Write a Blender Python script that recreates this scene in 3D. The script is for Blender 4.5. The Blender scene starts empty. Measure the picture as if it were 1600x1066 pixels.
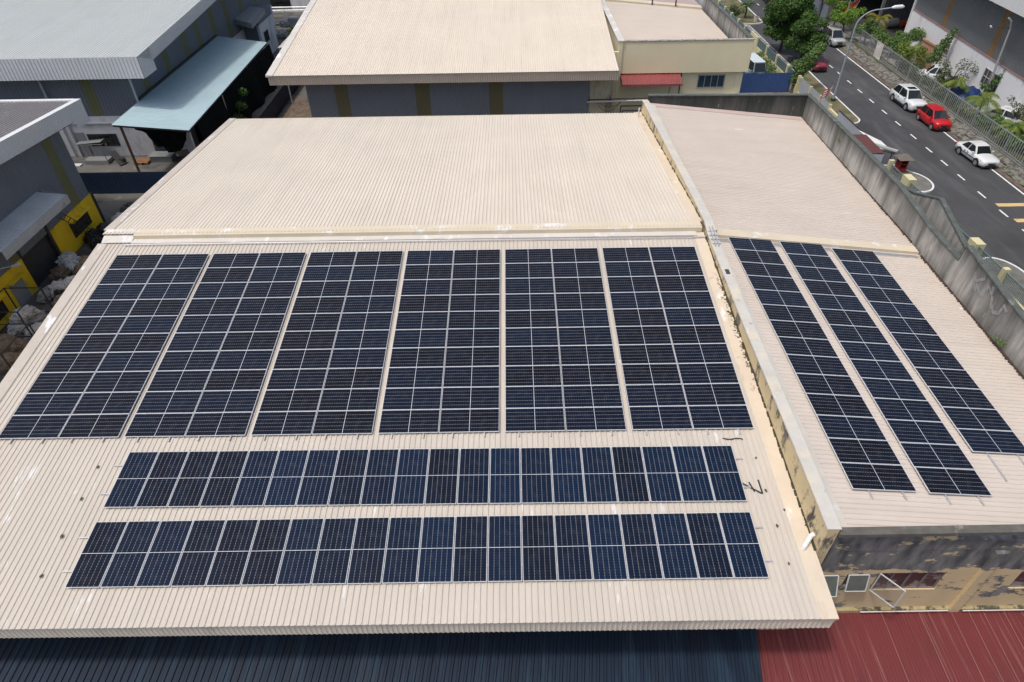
import bpy, bmesh, math, random
from mathutils import Vector, Matrix, noise as mnoise
R = math.radians
random.seed(7)
scene = bpy.context.scene
COL = scene.collection

# ------------------------------------------------------------------ camera, sky, sun, exposure
def camera_axes(yaw, pitch, roll):
    cy, sy, cp, sp = math.cos(yaw), math.sin(yaw), math.cos(pitch), math.sin(pitch)
    f = Vector((sy*cp, cy*cp, -sp)); r = Vector((cy, -sy, 0)); u = r.cross(f)
    cr, sr = math.cos(roll), math.sin(roll)
    return cr*r+sr*u, -sr*r+cr*u, f
cr_, cu_, cf_ = camera_axes(-0.0041, 0.6981, -0.0167)
cam = bpy.data.cameras.new('camera'); camo = bpy.data.objects.new('camera', cam); COL.objects.link(camo)
M = Matrix((cr_, cu_, -cf_)).transposed().to_4x4(); M.translation = Vector((13.601, -10.072, 17.889))
camo.matrix_world = M
cam.sensor_width = 36; cam.lens = 36*1002.57/1600; cam.clip_start = .1; cam.clip_end = 3000
scene.camera = camo

SUN = Vector((-1.35, -.72, 3.75)).normalized()      # direction towards the sun
sun_el = math.asin(SUN.z); sun_az = math.atan2(SUN.x, SUN.y)
world = bpy.data.worlds.new("World"); scene.world = world; world.use_nodes = True
nt = world.node_tree; nt.nodes.clear()
sky = nt.nodes.new('ShaderNodeTexSky'); sky.sky_type = 'NISHITA'; sky.sun_disc = False
sky.sun_elevation = sun_el; sky.sun_rotation = sun_az; sky.dust_density = 5.0; sky.air_density = 1.0; sky.ozone_density = 1.0
bg = nt.nodes.new('ShaderNodeBackground'); bg.inputs[1].default_value = 0.15
wo = nt.nodes.new('ShaderNodeOutputWorld')
nt.links.new(sky.outputs[0], bg.inputs[0]); nt.links.new(bg.outputs[0], wo.inputs[0])
sl = bpy.data.lights.new('sun', 'SUN'); sl.energy = 2.0; sl.angle = R(5); sl.color = (1, .965, .92)
so = bpy.data.objects.new('sun', sl); COL.objects.link(so); so.rotation_euler = SUN.to_track_quat('Z', 'Y').to_euler()
vs = scene.view_settings; vs.view_transform = 'Standard'; vs.look = 'None'; vs.exposure = -0.06; vs.gamma = 1; vs.use_curve_mapping = False

# ------------------------------------------------------------------ materials
def nodes_of(m):
    m.use_nodes = True; t = m.node_tree; return t, t.nodes['Principled BSDF']
def N(t, kind, **kw):
    n = t.nodes.new(kind)
    for k, v in kw.items():
        if k.startswith('i_'): n.inputs[k[2:].replace('_', ' ')].default_value = v
        else: setattr(n, k, v)
    return n
def c4(c): return (c[0], c[1], c[2], 1)
def ramp(t, src, a, b):
    r = N(t, 'ShaderNodeMapRange'); r.inputs['From Min'].default_value = a; r.inputs['From Max'].default_value = b
    t.links.new(src, r.inputs['Value']); return r.outputs['Result']
def noise(t, vec, scale, detail=4, rough=.55):
    n = N(t, 'ShaderNodeTexNoise'); n.inputs['Scale'].default_value = scale; n.inputs['Detail'].default_value = detail
    n.inputs['Roughness'].default_value = rough; t.links.new(vec, n.inputs['Vector']); return n.outputs['Fac']
def mixc(t, fac, a, b):
    m = N(t, 'ShaderNodeMix', data_type='RGBA')
    if isinstance(fac, (int, float)): m.inputs[0].default_value = fac
    else: t.links.new(fac, m.inputs[0])
    for s, v in ((6, a), (7, b)):
        if hasattr(v, 'links'): t.links.new(v, m.inputs[s])
        else: m.inputs[s].default_value = c4(v)
    return m.outputs[2]
def mathn(t, op, a, b):
    m = N(t, 'ShaderNodeMath', operation=op)
    for i, v in ((0, a), (1, b)):
        if isinstance(v, (int, float)): m.inputs[i].default_value = v
        else: t.links.new(v, m.inputs[i])
    return m.outputs[0]
def coords(t, scale=(1, 1, 1)):
    g = N(t, 'ShaderNodeTexCoord'); mp = N(t, 'ShaderNodeMapping'); mp.inputs['Scale'].default_value = scale
    t.links.new(g.outputs['Object'], mp.inputs['Vector']); return mp.outputs[0]
MATS = {}
def mat(name, col, rough=.6, var=.12, vscale=1.5, stains=(), metal=0, bump=0, bscale=20, spec=.5, coat=0, objvar=0, sheet=None):
    """stains: list of (colour, noise scale vec, lo, hi, strength)"""
    if name in MATS: return MATS[name]
    m = bpy.data.materials.new(name); t, b = nodes_of(m); MATS[name] = m
    v = coords(t)
    dark = tuple(c*(1-var) for c in col); lite = tuple(min(1, c*(1+var*.6)) for c in col)
    f = ramp(t, noise(t, v, vscale), .3, .7)
    out = mixc(t, f, dark, lite)
    f2 = ramp(t, noise(t, v, vscale*9, 3), .35, .65)
    out = mixc(t, mathn(t, 'MULTIPLY', f2, .35), out, dark)
    for sc, sv, lo, hi, st in stains:
        vv = coords(t, sv); f3 = ramp(t, noise(t, vv, 1, 6, .62), lo, hi)
        out = mixc(t, mathn(t, 'MULTIPLY', f3, st), out, sc)
    if sheet:   # neighbouring sheets weather a little differently; dirt runs down the fall
        ax, wd = sheet; sp = N(t, 'ShaderNodeSeparateXYZ'); t.links.new(coords(t), sp.inputs[0])
        fl = mathn(t, 'FLOOR', mathn(t, 'DIVIDE', sp.outputs[ax], wd), 0); wn = N(t, 'ShaderNodeTexWhiteNoise', noise_dimensions='1D'); t.links.new(fl, wn.inputs['W'])
        out = mixc(t, mathn(t, 'MULTIPLY', wn.outputs['Value'], .07), out, tuple(c*.62 for c in col))
        f4 = ramp(t, noise(t, coords(t, (3.2, .14, 1) if ax == 0 else (.14, 3.2, 1)), 1, 6), .5, .78); out = mixc(t, mathn(t, 'MULTIPLY', f4, .22), out, tuple(c*.6 for c in col))
    if objvar:
        oi = N(t, 'ShaderNodeObjectInfo'); hs = N(t, 'ShaderNodeHueSaturation')
        t.links.new(ramp(t, oi.outputs['Random'], 0, 1), hs.inputs['Value'])
        r = hs.inputs['Value'].links[0].from_node; r.inputs['To Min'].default_value = 1-objvar; r.inputs['To Max'].default_value = 1+objvar
        t.links.new(out, hs.inputs['Color']); out = hs.outputs[0]
    t.links.new(out, b.inputs['Base Color'])
    b.inputs['Roughness'].default_value = rough; b.inputs['Metallic'].default_value = metal
    b.inputs['Specular IOR Level'].default_value = spec
    if coat: b.inputs['Coat Weight'].default_value = coat; b.inputs['Coat Roughness'].default_value = .05
    if bump:
        bn = N(t, 'ShaderNodeBump'); bn.inputs['Strength'].default_value = bump; bn.inputs['Distance'].default_value = .02
        t.links.new(noise(t, v, bscale, 5), bn.inputs['Height']); t.links.new(bn.outputs[0], b.inputs['Normal'])
    return m
CREAM = (.545, .495, .425)
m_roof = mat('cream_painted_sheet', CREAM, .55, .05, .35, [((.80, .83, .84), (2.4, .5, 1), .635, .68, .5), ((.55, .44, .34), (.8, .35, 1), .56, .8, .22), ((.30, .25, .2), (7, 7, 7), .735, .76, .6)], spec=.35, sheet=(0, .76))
m_roof_lit = mat('cream_painted_sheet_back_lit', (.65, .585, .49), .55, .05, .35, [((.86, .87, .86), (1.6, .5, 1), .74, .77, .4), ((.55, .44, .34), (.8, .35, 1), .56, .8, .18), ((.30, .25, .2), (7, 7, 7), .735, .76, .6)], spec=.35, sheet=(0, .76))  # same sheet as the front; the back slope's brighter light is in its colour
m_roof2 = mat('cream_sheet_far', (.68, .605, .50), .55, .05, .3, [((.5, .42, .33), (1.4, .5, 1), .6, .8, .25), ((.25, .2, .16), (5, 5, 5), .73, .76, .6)], spec=.35, sheet=(0, .76))
m_side = mat('side_roof_sheet', (.59, .525, .46), .6, .05, .35, [((.83, .84, .84), (.7, 1.5, 1), .68, .73, .55), ((.5, .4, .34), (.5, .9, 1), .55, .8, .25), ((.2, .17, .14), (5, 5, 5), .73, .76, .6)], spec=.3, sheet=(1, .76))
m_flash = mat('grey_flashing', (.60, .57, .52), .6, .08, .8, [((.82, .84, .85), (1.2, .8, 1), .56, .66, .8), ((.45, .4, .33), (2, 2, 2), .62, .7, .4)])
m_cap = mat('cream_flashing', (.64, .56, .42), .6, .08, .8, [((.75, .77, .77), (1, 1, 1), .58, .66, .7)])
m_fascia = mat('fascia_sheet', (.86, .76, .62), .6, .08, .8, [((.4, .33, .27), (1.5, 1.5, .4), .52, .75, .4)])
m_frame = mat('panel_frame_aluminium', (.66, .68, .70), .35, .03, 3, metal=.0)
m_rail = mat('galvanised_rail', (.55, .56, .57), .4, .1, 4, metal=.5)

def panel_material(name, ca, cb, cc):
    m = bpy.data.materials.new(name); t, b = nodes_of(m)
    g = N(t, 'ShaderNodeTexCoord'); sx = N(t, 'ShaderNodeSeparateXYZ'); t.links.new(g.outputs['Object'], sx.inputs[0])
    X, Y = sx.outputs[0], sx.outputs[1]
    oi = N(t, 'ShaderNodeObjectInfo'); rnd = oi.outputs['Random']
    base = mixc(t, ramp(t, rnd, .15, .9), ca, cb)
    nz = noise(t, coords(t, (1.2, 1.2, 1.2)), 1, 2)
    base = mixc(t, mathn(t, 'MULTIPLY', ramp(t, nz, .35, .7), .55), base, cc)
    # six cells across the short side: five gaps, each with a dashed ribbon of pale backsheet diamonds
    cy = mathn(t, 'ADD', mathn(t, 'DIVIDE', Y, .1645), 100.0)
    fy = mathn(t, 'ABSOLUTE', mathn(t, 'SUBTRACT', mathn(t, 'FRACT', cy, 0), .5), 0)
    fy2 = mathn(t, 'SUBTRACT', .5, fy)
    gapy = mathn(t, 'LESS_THAN', fy2, .045)
    # ribbons between half cells along the long side
    cx = mathn(t, 'ADD', mathn(t, 'DIVIDE', X, .086), 100.0)
    fx = mathn(t, 'SUBTRACT', .5, mathn(t, 'ABSOLUTE', mathn(t, 'SUBTRACT', mathn(t, 'FRACT', cx, 0), .5), 0))
    dash = mathn(t, 'LESS_THAN', fx, .30)
    gx = mathn(t, 'LESS_THAN', fx, .03)
    line = mathn(t, 'MULTIPLY', gapy, mathn(t, 'ADD', mathn(t, 'MULTIPLY', dash, .26), .06))
    out = mixc(t, line, base, (.62, .64, .68))
    out = mixc(t, mathn(t, 'MULTIPLY', gx, .04), out, (.3, .33, .4))
    # fine busbars
    by = mathn(t, 'FRACT', mathn(t, 'ADD', mathn(t, 'DIVIDE', Y, .0165), 100.0), 0)
    out = mixc(t, mathn(t, 'MULTIPLY', mathn(t, 'LESS_THAN', by, .12), .02), out, (.3, .33, .4))
    # dust
    dn = noise(t, coords(t, (3, 3, 3)), 1, 5)
    out = mixc(t, mathn(t, 'MULTIPLY', ramp(t, dn, .5, .8), .035), out, (.5, .45, .4))
    t.links.new(out, b.inputs['Base Color']); b.inputs['Roughness'].default_value = .09
    b.inputs['Specular IOR Level'].default_value = .13
    return m
m_cells = panel_material('solar_cells', (.0065, .0065, .010), (.0065, .010, .022), (.006, .012, .026))
m_cells_sky = panel_material('solar_cells_sky_tint', (.006, .008, .016), (.006, .0155, .039), (.005, .014, .034))  # bluer copy for the upright rows: sky reflection put into the cell colour

# ------------------------------------------------------------------ mesh helpers
class MB:
    def __init__(s): s.v = []; s.f = []; s.m = []
    def add(s, vs, fs, mi=0):
        o = len(s.v); s.v += [tuple(v) for v in vs]
        for f in fs: s.f.append(tuple(i+o for i in f)); s.m.append(mi)
        return s
    def quad(s, a, b, c, d, mi=0): return s.add([a, b, c, d], [(0, 1, 2, 3)], mi)
    def poly(s, pts, mi=0): return s.add(pts, [tuple(range(len(pts)))], mi)
    def box(s, x0, x1, y0, y1, z0, z1, mi=0):
        x0, x1 = min(x0, x1), max(x0, x1); y0, y1 = min(y0, y1), max(y0, y1); z0, z1 = min(z0, z1), max(z0, z1)
        return s.add([(x0,y0,z0),(x1,y0,z0),(x1,y1,z0),(x0,y1,z0),(x0,y0,z1),(x1,y0,z1),(x1,y1,z1),(x0,y1,z1)],
                     [(3,2,1,0),(4,5,6,7),(0,1,5,4),(1,2,6,5),(2,3,7,6),(3,0,4,7)], mi)
    def hexa(s, p, mi=0):   # 8 corners, bottom ring 0-3, top ring 4-7
        return s.add(p, [(3,2,1,0),(4,5,6,7),(0,1,5,4),(1,2,6,5),(2,3,7,6),(3,0,4,7)], mi)
    def bar(s, a, b, w, h=None, mi=0, up=(0, 0, 1)):
        a, b = Vector(a), Vector(b); h = h or w; d = (b-a).normalized(); up = Vector(up)
        if abs(d.dot(up)) > .98: up = Vector((0, 1, 0)) if abs(d.y) < .9 else Vector((1, 0, 0))
        x = d.cross(up).normalized()*w/2; y = x.cross(d).normalized()*h/2
        return s.hexa([a-x-y, a+x-y, b+x-y, b-x-y, a-x+y, a+x+y, b+x+y, b-x+y], mi)
    def tube(s, pts, rad, n=8, mi=0, cap=True):
        pts = [Vector(p) for p in pts]; k = len(pts)
        rs = rad if isinstance(rad, (list, tuple)) else [rad]*k
        o = len(s.v); ref = None
        for i, p in enumerate(pts):
            d = (pts[min(i+1, k-1)]-pts[max(i-1, 0)]).normalized()
            if ref is None: ref = d.orthogonal().normalized()
            ref = (ref-d*ref.dot(d)); ref = ref.normalized() if ref.length > 1e-5 else d.orthogonal().normalized()
            q = d.cross(ref)
            for j in range(n):
                a = 2*math.pi*j/n; s.v.append(tuple(p+(ref*math.cos(a)+q*math.sin(a))*rs[i]))
        for i in range(k-1):
            for j in range(n):
                s.f.append((o+i*n+j, o+i*n+(j+1) % n, o+(i+1)*n+(j+1) % n, o+(i+1)*n+j)); s.m.append(mi)
        if cap:
            s.f.append(tuple(o+j for j in range(n))[::-1]); s.m.append(mi)
            s.f.append(tuple(o+(k-1)*n+j for j in range(n))); s.m.append(mi)
        return s
    def corr(s, A, B, C, D, pitch=.2, h=.03, mi=0, seg=1, prof=((0,0),(.5,0),(.62,1),(.88,1),(1,0)), up=None, wob=0):
        """profiled sheet on the quad A-B-C-D: the ribs run from edge A-B to edge D-C"""
        A, B, C, D = map(Vector, (A, B, C, D)); n = max(1, round((B-A).length/pitch))
        nr = (B-A).cross(D-A).normalized()
        if up is not None and nr.dot(Vector(up)) < 0: nr = -nr
        us = []
        for i in range(n):
            w = random.uniform(-wob, wob)
            for (u, k) in prof[:-1]: us.append(((i+u)/n, k, w))
        us.append((1, prof[-1][1], 0))
        rows = []
        for r in range(seg+1):
            tt = r/seg; o = len(s.v)
            for (u, k, w) in us:
                p = A.lerp(B, u).lerp(D.lerp(C, u), tt)+nr*(k*h+w); s.v.append(tuple(p))
            rows.append(o)
        for r in range(seg):
            for i in range(len(us)-1):
                s.f.append((rows[r]+i, rows[r]+i+1, rows[r+1]+i+1, rows[r+1]+i)); s.m.append(mi)
        return s
    def wall(s, p0, p1, z0, z1, th, holes=(), mi=0):
        """upright wall from p0 to p1 (x,y) with thickness th to the left of its run; holes = (u0,u1,z0,z1) along the run"""
        p0, p1 = Vector((p0[0], p0[1], 0)), Vector((p1[0], p1[1], 0)); L = (p1-p0).length; d = (p1-p0)/L; nrm = Vector((-d.y, d.x, 0))*th
        us = sorted({0, L, *[h[0] for h in holes], *[h[1] for h in holes]}); zs = sorted({z0, z1, *[h[2] for h in holes], *[h[3] for h in holes]})
        for i in range(len(us)-1):
            for j in range(len(zs)-1):
                u, z = (us[i]+us[i+1])/2, (zs[j]+zs[j+1])/2
                if any(h[0] < u < h[1] and h[2] < z < h[3] for h in holes): continue
                a, b = p0+d*us[i], p0+d*us[i+1]; A0, B0 = Vector((0, 0, zs[j])), Vector((0, 0, zs[j+1]))
                s.hexa([a+A0, b+A0, b+nrm+A0, a+nrm+A0, a+B0, b+B0, b+nrm+B0, a+nrm+B0], mi)
        return s
    def build(s, name, mats, parent=None, world=True, smooth=False, bevel=0):
        me = bpy.data.meshes.new(name)
        off = Vector(parent['_o']) if (parent is not None and world) else Vector((0, 0, 0))
        me.from_pydata([(v[0]-off.x, v[1]-off.y, v[2]-off.z) for v in s.v], [], s.f)
        if not isinstance(mats, (list, tuple)): mats = [mats]
        for m in mats: me.materials.append(m)
        me.polygons.foreach_set('material_index', s.m)
        if smooth: me.polygons.foreach_set('use_smooth', [True]*len(me.polygons))
        me.update()
        o = bpy.data.objects.new(name, me); COL.objects.link(o)
        if parent is not None: o.parent = parent
        if bevel:
            b = o.modifiers.new('bevel', 'BEVEL'); b.width = bevel; b.segments = 2; b.limit_method = 'ANGLE'; b.angle_limit = R(40)
        return o
def tag(o, label=None, cat=None, group=None, kind=None):
    if label: o['label'] = label
    if cat: o['category'] = cat
    if group: o['group'] = group
    if kind: o['kind'] = kind
    return o
ROOTS = []
def thing(name, loc, label, cat, group=None, rz=0):
    o = bpy.data.objects.new(name, None); COL.objects.link(o); o.location = loc; o.rotation_euler = (0, 0, rz)
    o.empty_display_size = .3; o['_o'] = tuple(loc); ROOTS.append(o); return tag(o, label, cat, group)
def struct(mb, name, m, **k): return tag(mb.build(name, m, **k), kind='structure')
def single(mb, name, m, label, cat, group=None, loc=None, **k):
    """a thing that is one mesh"""
    o = mb.build(name, m, **k)
    return tag(o, label, cat, group)
def copy_tree(o, parent=None):
    c = o.copy(); COL.objects.link(c)
    if parent is not None: c.parent = parent
    else: ROOTS.append(c)
    for ch in list(o.children): copy_tree(ch, c)
    return c
ORD = ['zeroth','first','second','third','fourth','fifth','sixth','seventh','eighth','ninth','tenth','eleventh','twelfth','thirteenth','fourteenth','fifteenth','sixteenth','seventeenth','eighteenth','nineteenth','twentieth']

GZ = -6.3
# ------------------------------------------------------------------ OUR FACTORY
S = .1155; TS = math.tan(S)
def zf(y): return -.115+TS*y      # front slope of the main roof
F = thing('factory_building', (13, 17, GZ), 'large cream roofed factory carrying all the solar panels', 'building')
XL, XR = -6.25, 22.75
RY = 17.1
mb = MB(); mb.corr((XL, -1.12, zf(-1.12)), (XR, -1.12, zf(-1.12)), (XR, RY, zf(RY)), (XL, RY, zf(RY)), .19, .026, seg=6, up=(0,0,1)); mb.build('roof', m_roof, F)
mb = MB(); mb.corr((XL, RY+.05, 2.14), (XR, RY+.05, 2.14), (XR, 35.1, .93), (XL, 35.1, .93), .19, .022, seg=6, up=(0,0,1)); mb.build('roof', m_roof_lit, F)
# ridge flashing: a box of sheet that stands above the front slope
mb = MB(); mb.hexa([(-4.7, RY-.12, 1.90), (XR-.02, RY-.12, 1.90), (XR-.02, RY+.4, 2.1), (-4.7, RY+.4, 2.1), (-4.7, RY-.10, 2.13), (XR-.02, RY-.10, 2.13), (XR-.02, RY+.45, 2.165), (-4.7, RY+.45, 2.165)])
mb.build('ridge_cap', m_cap, F)
mb = MB(); mb.hexa([(-6.2, RY-.35, 1.89), (-4.72, RY-.35, 1.89), (-4.72, RY+.4, 2.1), (-6.2, RY+.4, 2.1), (-6.2, RY-.35, 1.91), (-4.72, RY-.35, 1.91), (-4.72, RY+.45, 2.19), (-6.2, RY+.45, 2.19)])
mb.hexa([(-4.72, RY-.42, 1.86), (XR-.3, RY-.42, 1.86), (XR-.3, RY-.1, 1.885), (-4.72, RY-.1, 1.885), (-4.72, RY-.42, 1.905), (XR-.3, RY-.42, 1.905), (XR-.3, RY-.1, 1.945), (-4.72, RY-.1, 1.945)])
mb.build('ridge_flashing', m_flash, F)
# verge flashings along the left edge, and the soft valley strip beside the party wall
mb = MB()
for (y0, z0, y1, z1) in ((-1.14, zf(-1.14), RY-.36, zf(RY-.36)), (RY+.46, 2.11, 35.12, .93)):
    mb.hexa([(XL-.12, y0, z0-.18), (XL+.34, y0, z0-.02), (XL+.34, y1, z1-.02), (XL-.12, y1, z1-.18), (XL-.12, y0, z0+.05), (XL+.34, y0, z0+.045), (XL+.34, y1, z1+.045), (XL-.12, y1, z1+.05)])
mb.build('verge_flashing', mat('stained_verge_flashing', (.50, .45, .39), .65, .1, .8, [((.74, .76, .77), (2.2, .6, 2), .58, .63, .8), ((.3, .25, .2), (2, 1, 2), .62, .7, .5)]), F)
m_gut = mat('peach_valley_flashing', (.63, .54, .42), .65, .08, .8, [((.36, .28, .2), (3, .6, 2), .58, .72, .5), ((.42, .3, .2), (2, 2, 2), .62, .72, .6), ((.78, .78, .76), (1.2, .6, 1), .6, .66, .7)])
mb = MB()
for (y0, z0, y1, z1) in ((-1.14, zf(-1.14), RY-.15, zf(RY-.15)), (RY+.45, 2.11, 35.12, .93)):
    mb.hexa([(XR-.42, y0, z0-.02), (XR+.08, y0, z0-.02), (XR+.08, y1, z1-.02), (XR-.42, y1, z1-.02), (XR-.42, y0, z0+.034), (XR+.08, y0, z0+.055), (XR+.08, y1, z1+.055), (XR-.42, y1, z1+.034)])
mb.build('valley_flashing', m_gut, F)
# ragged black moss line where the roof meets the party wall
m_moss = mat('moss', (.055, .05, .03), .95, .4, 6)
mb = MB()
for (ya, yb) in ((.9, 16.6), (17.8, 34.6)):
    y = ya
    while y < yb:
        l = random.uniform(.05, .3); w = random.uniform(.02, .07)*(1.9 if 8 < y < 13 else 1)
        if random.random() < (.93 if y < 17 else .7):
            z = (zf(y) if y < 17 else 2.11-(y-17.5)*.067)
            mb.hexa([(XR+.09-w, y, z+.05), (XR+.12, y, z+.05), (XR+.12, y+l, z+.05+l*(TS if y < 17 else -.067)), (XR+.09-w*.7, y+l, z+.05+l*(TS if y < 17 else -.067)),
                     (XR+.09-w*.6, y, z+.08), (XR+.12, y, z+.10), (XR+.12, y+l, z+.10+l*(TS if y < 17 else -.067)), (XR+.09-w*.3, y+l, z+.08+l*(TS if y < 17 else -.067))])
        y += l*random.uniform(.7, 1.3)
tag(mb.build('moss_line', m_moss, F), kind='stuff')
# eave fascia of hanging sheet
mb = MB(); ze = zf(-1.12)
mb.corr((XL, -1.06, ze-.02), (XR+.06, -1.06, ze-.02), (XR+.06, -1.05, ze-.66), (XL, -1.05, ze-.66), .15, .014, seg=1, up=(0,-1,0))
mb.quad((XL, -1.0, ze-.66), (XR+.06, -1.0, ze-.66), (XR+.06, .2, ze-.66), (XL, .2, ze-.66))
mb.quad((XR+.06, -1.12, ze-.02), (XR+.06, .9, ze+.2), (XR+.06, .9, ze-.66), (XR+.06, -1.0, ze-.66))
mb.build('fascia', m_fascia, F)
# walls below the eaves
m_body = mat('ochre_wall', (.60, .47, .27), .8, .12, .8, [((.18, .17, .16), (1, 1, .5), .58, .66, .6)])
mb = MB(); mb.box(XL+.5, XR-.05, .25, 34.6, GZ-.1, -.75); mb.build('wall', m_body, F)
mb = MB(); mb.box(XL+.5, XR-.05, .6, 34.6, -.75, -.3); mb.hexa([(XL+.6, .6, -.3), (XR-.05, .6, -.3), (XR-.05, 34.6, -.3), (XL+.6, 34.6, -.3), (XL+.6, 1, -.18), (XR-.05, 1, -.18), (XR-.05, 34.6, .75), (XL+.6, 34.6, .75)]); mb.build('gable_wall', m_body, F)

# party wall between the two roofs
m_party = bpy.data.materials.new('weathered_ochre_plaster')
def plaster(m, base, dark, mid, lo, hi, band=None, streak=(1.2, 1.2, .25), dk=1.0):
    t, b = nodes_of(m)
    v = coords(t)
    out = mixc(t, ramp(t, noise(t, v, 1.1), .3, .7), tuple(c*.86 for c in base), base)
    n1 = noise(t, coords(t, streak), 1, 9, .68)
    if band:   # old mould-black paint left between two heights, flaked at its edges
        g = N(t, 'ShaderNodeNewGeometry'); sp = N(t, 'ShaderNodeSeparateXYZ'); t.links.new(g.outputs['Position'], sp.inputs[0])
        a = ramp(t, sp.outputs[2], band[0], band[0]+.18); c = ramp(t, sp.outputs[2], band[1], band[1]+.25)
        keep = mathn(t, 'SUBTRACT', a, c); n1 = mathn(t, 'ADD', n1, mathn(t, 'MULTIPLY', mathn(t, 'SUBTRACT', keep, .55), band[2]))
    f = ramp(t, n1, lo, hi)
    dn = mixc(t, ramp(t, noise(t, coords(t, (3, 3, 1)), 1, 6), .35, .65), dark, mid)
    out = mixc(t, mathn(t, 'MULTIPLY', f, dk), out, dn)
    t.links.new(out, b.inputs['Base Color']); b.inputs['Roughness'].default_value = .85; b.inputs['Specular IOR Level'].default_value = .2
    bn = N(t, 'ShaderNodeBump'); bn.inputs['Strength'].default_value = .35; bn.inputs['Distance'].default_value = .02
    t.links.new(noise(t, v, 9, 6), bn.inputs['Height']); t.links.new(bn.outputs[0], b.inputs['Normal'])
    MATS[m.name] = m; return m
plaster(m_party, (.66, .54, .33), (.06, .06, .06), (.22, .2, .17), .53, .60, None, (1.9, 1.5, .8))
m_coping = mat('bluish_grey_coping', (.55, .53, .48), .7, .1, 1.2, [((.62, .56, .44), (.8, 1.1, 1), .5, .6, .8), ((.66, .67, .665), (2, 2, 2), .62, .68, .6), ((.22, .2, .16), (3, 3, 3), .64, .72, .6)])
prof = [(.85, 1.22), (3, 1.36), (5, 1.46), (10, 1.66), (16.3, 2.1), (17.2, 2.34), (20, 2.30), (26, 2.1), (35.2, 1.78)]
mb = MB()
for (y0, z0), (y1, z1) in zip(prof[:-1], prof[1:]):
    mb.hexa([(22.86, y0, GZ if y0 < 1 else -1), (23.2, y0, GZ if y0 < 1 else -1), (23.2, y1, -1), (22.86, y1, -1), (22.86, y0, z0), (23.2, y0, z0), (23.2, y1, z1), (22.86, y1, z1)])
mb.build('party_wall', m_party, F)
mb = MB()
for (y0, z0), (y1, z1) in zip(prof[:-1], prof[1:]):
    mb.hexa([(22.82, y0, z0), (23.26, y0, z0), (23.26, y1, z1), (22.82, y1, z1), (22.83, y0, z0+.05), (23.25, y0, z0+.04), (23.25, y1, z1+.04), (22.83, y1, z1+.05)])
mb.build('coping', m_coping, F)
# side roofs: sheets that fall to the right
def zs(x, y):   # P2 plane
    n = Vector((.1115, -.0351, .993)); p = Vector((24.05, 16.99, 1.48)); return p.z-(n.x*(x-p.x)+n.y*(y-p.y))/n.z
mb = MB(); mb.corr((23.24, .92, zs(23.24, .92)), (23.24, 17.0, zs(23.24, 17)), (33.82, 17.0, zs(33.82, 17)), (33.82, .92, zs(33.82, .92)), .19, .03, seg=6, up=(0,0,1)); mb.build('side_roof', m_side, F)
mb = MB(); mb.corr((23.24, 17.15, 1.70), (23.24, 34.9, 1.62), (33.8, 33.9, .84), (33.8, 17.15, .50), .19, .036, seg=6, up=(0,0,1)); mb.build('side_roof', m_side, F)
mb = MB(); mb.hexa([(23.22, 16.98, 1.50), (33.75, 16.98, .28), (33.75, 17.5, .28), (23.22, 17.5, 1.50), (23.22, 17.0, 1.75), (33.75, 17.0, .55), (33.75, 17.55, .575), (23.22, 17.55, 1.785)]); mb.build('ridge_cap', m_cap, F)
mb = MB(); mb.hexa([(23.22, 34.4, 1.58), (33.75, 33.4, .76), (33.75, 33.95, .76), (23.22, 34.95, 1.58), (23.22, 34.4, 1.67), (33.75, 33.4, .885), (33.75, 33.95, .91), (23.22, 34.95, 1.69)]); mb.build('back_flashing', mat('pinkish_flashing', (.56, .45, .41), .6, .1, 1), F)
mb = MB(); mb.hexa([(23.26, .86, zs(23.26, .9)), (23.6, .86, zs(23.6, .9)), (23.6, 16.9, zs(23.6, 16.9)), (23.26, 16.9, zs(23.26, 16.9)), (23.26, .86, zs(23.26, .9)+.06), (23.6, .86, zs(23.6, .9)+.04), (23.6, 16.9, zs(23.6, 16.9)+.04), (23.26, 16.9, zs(23.26, 16.9)+.06)])
mb.hexa([(23.26, 17.6, 1.70), (23.52, 17.6, 1.68), (23.52, 34.2, 1.78), (23.26, 34.2, 1.80), (23.26, 17.6, 1.79), (23.52, 17.6, 1.73), (23.52, 34.2, 1.83), (23.26, 34.2, 1.86)]); mb.build('edge_flashing', m_coping, F)
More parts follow.
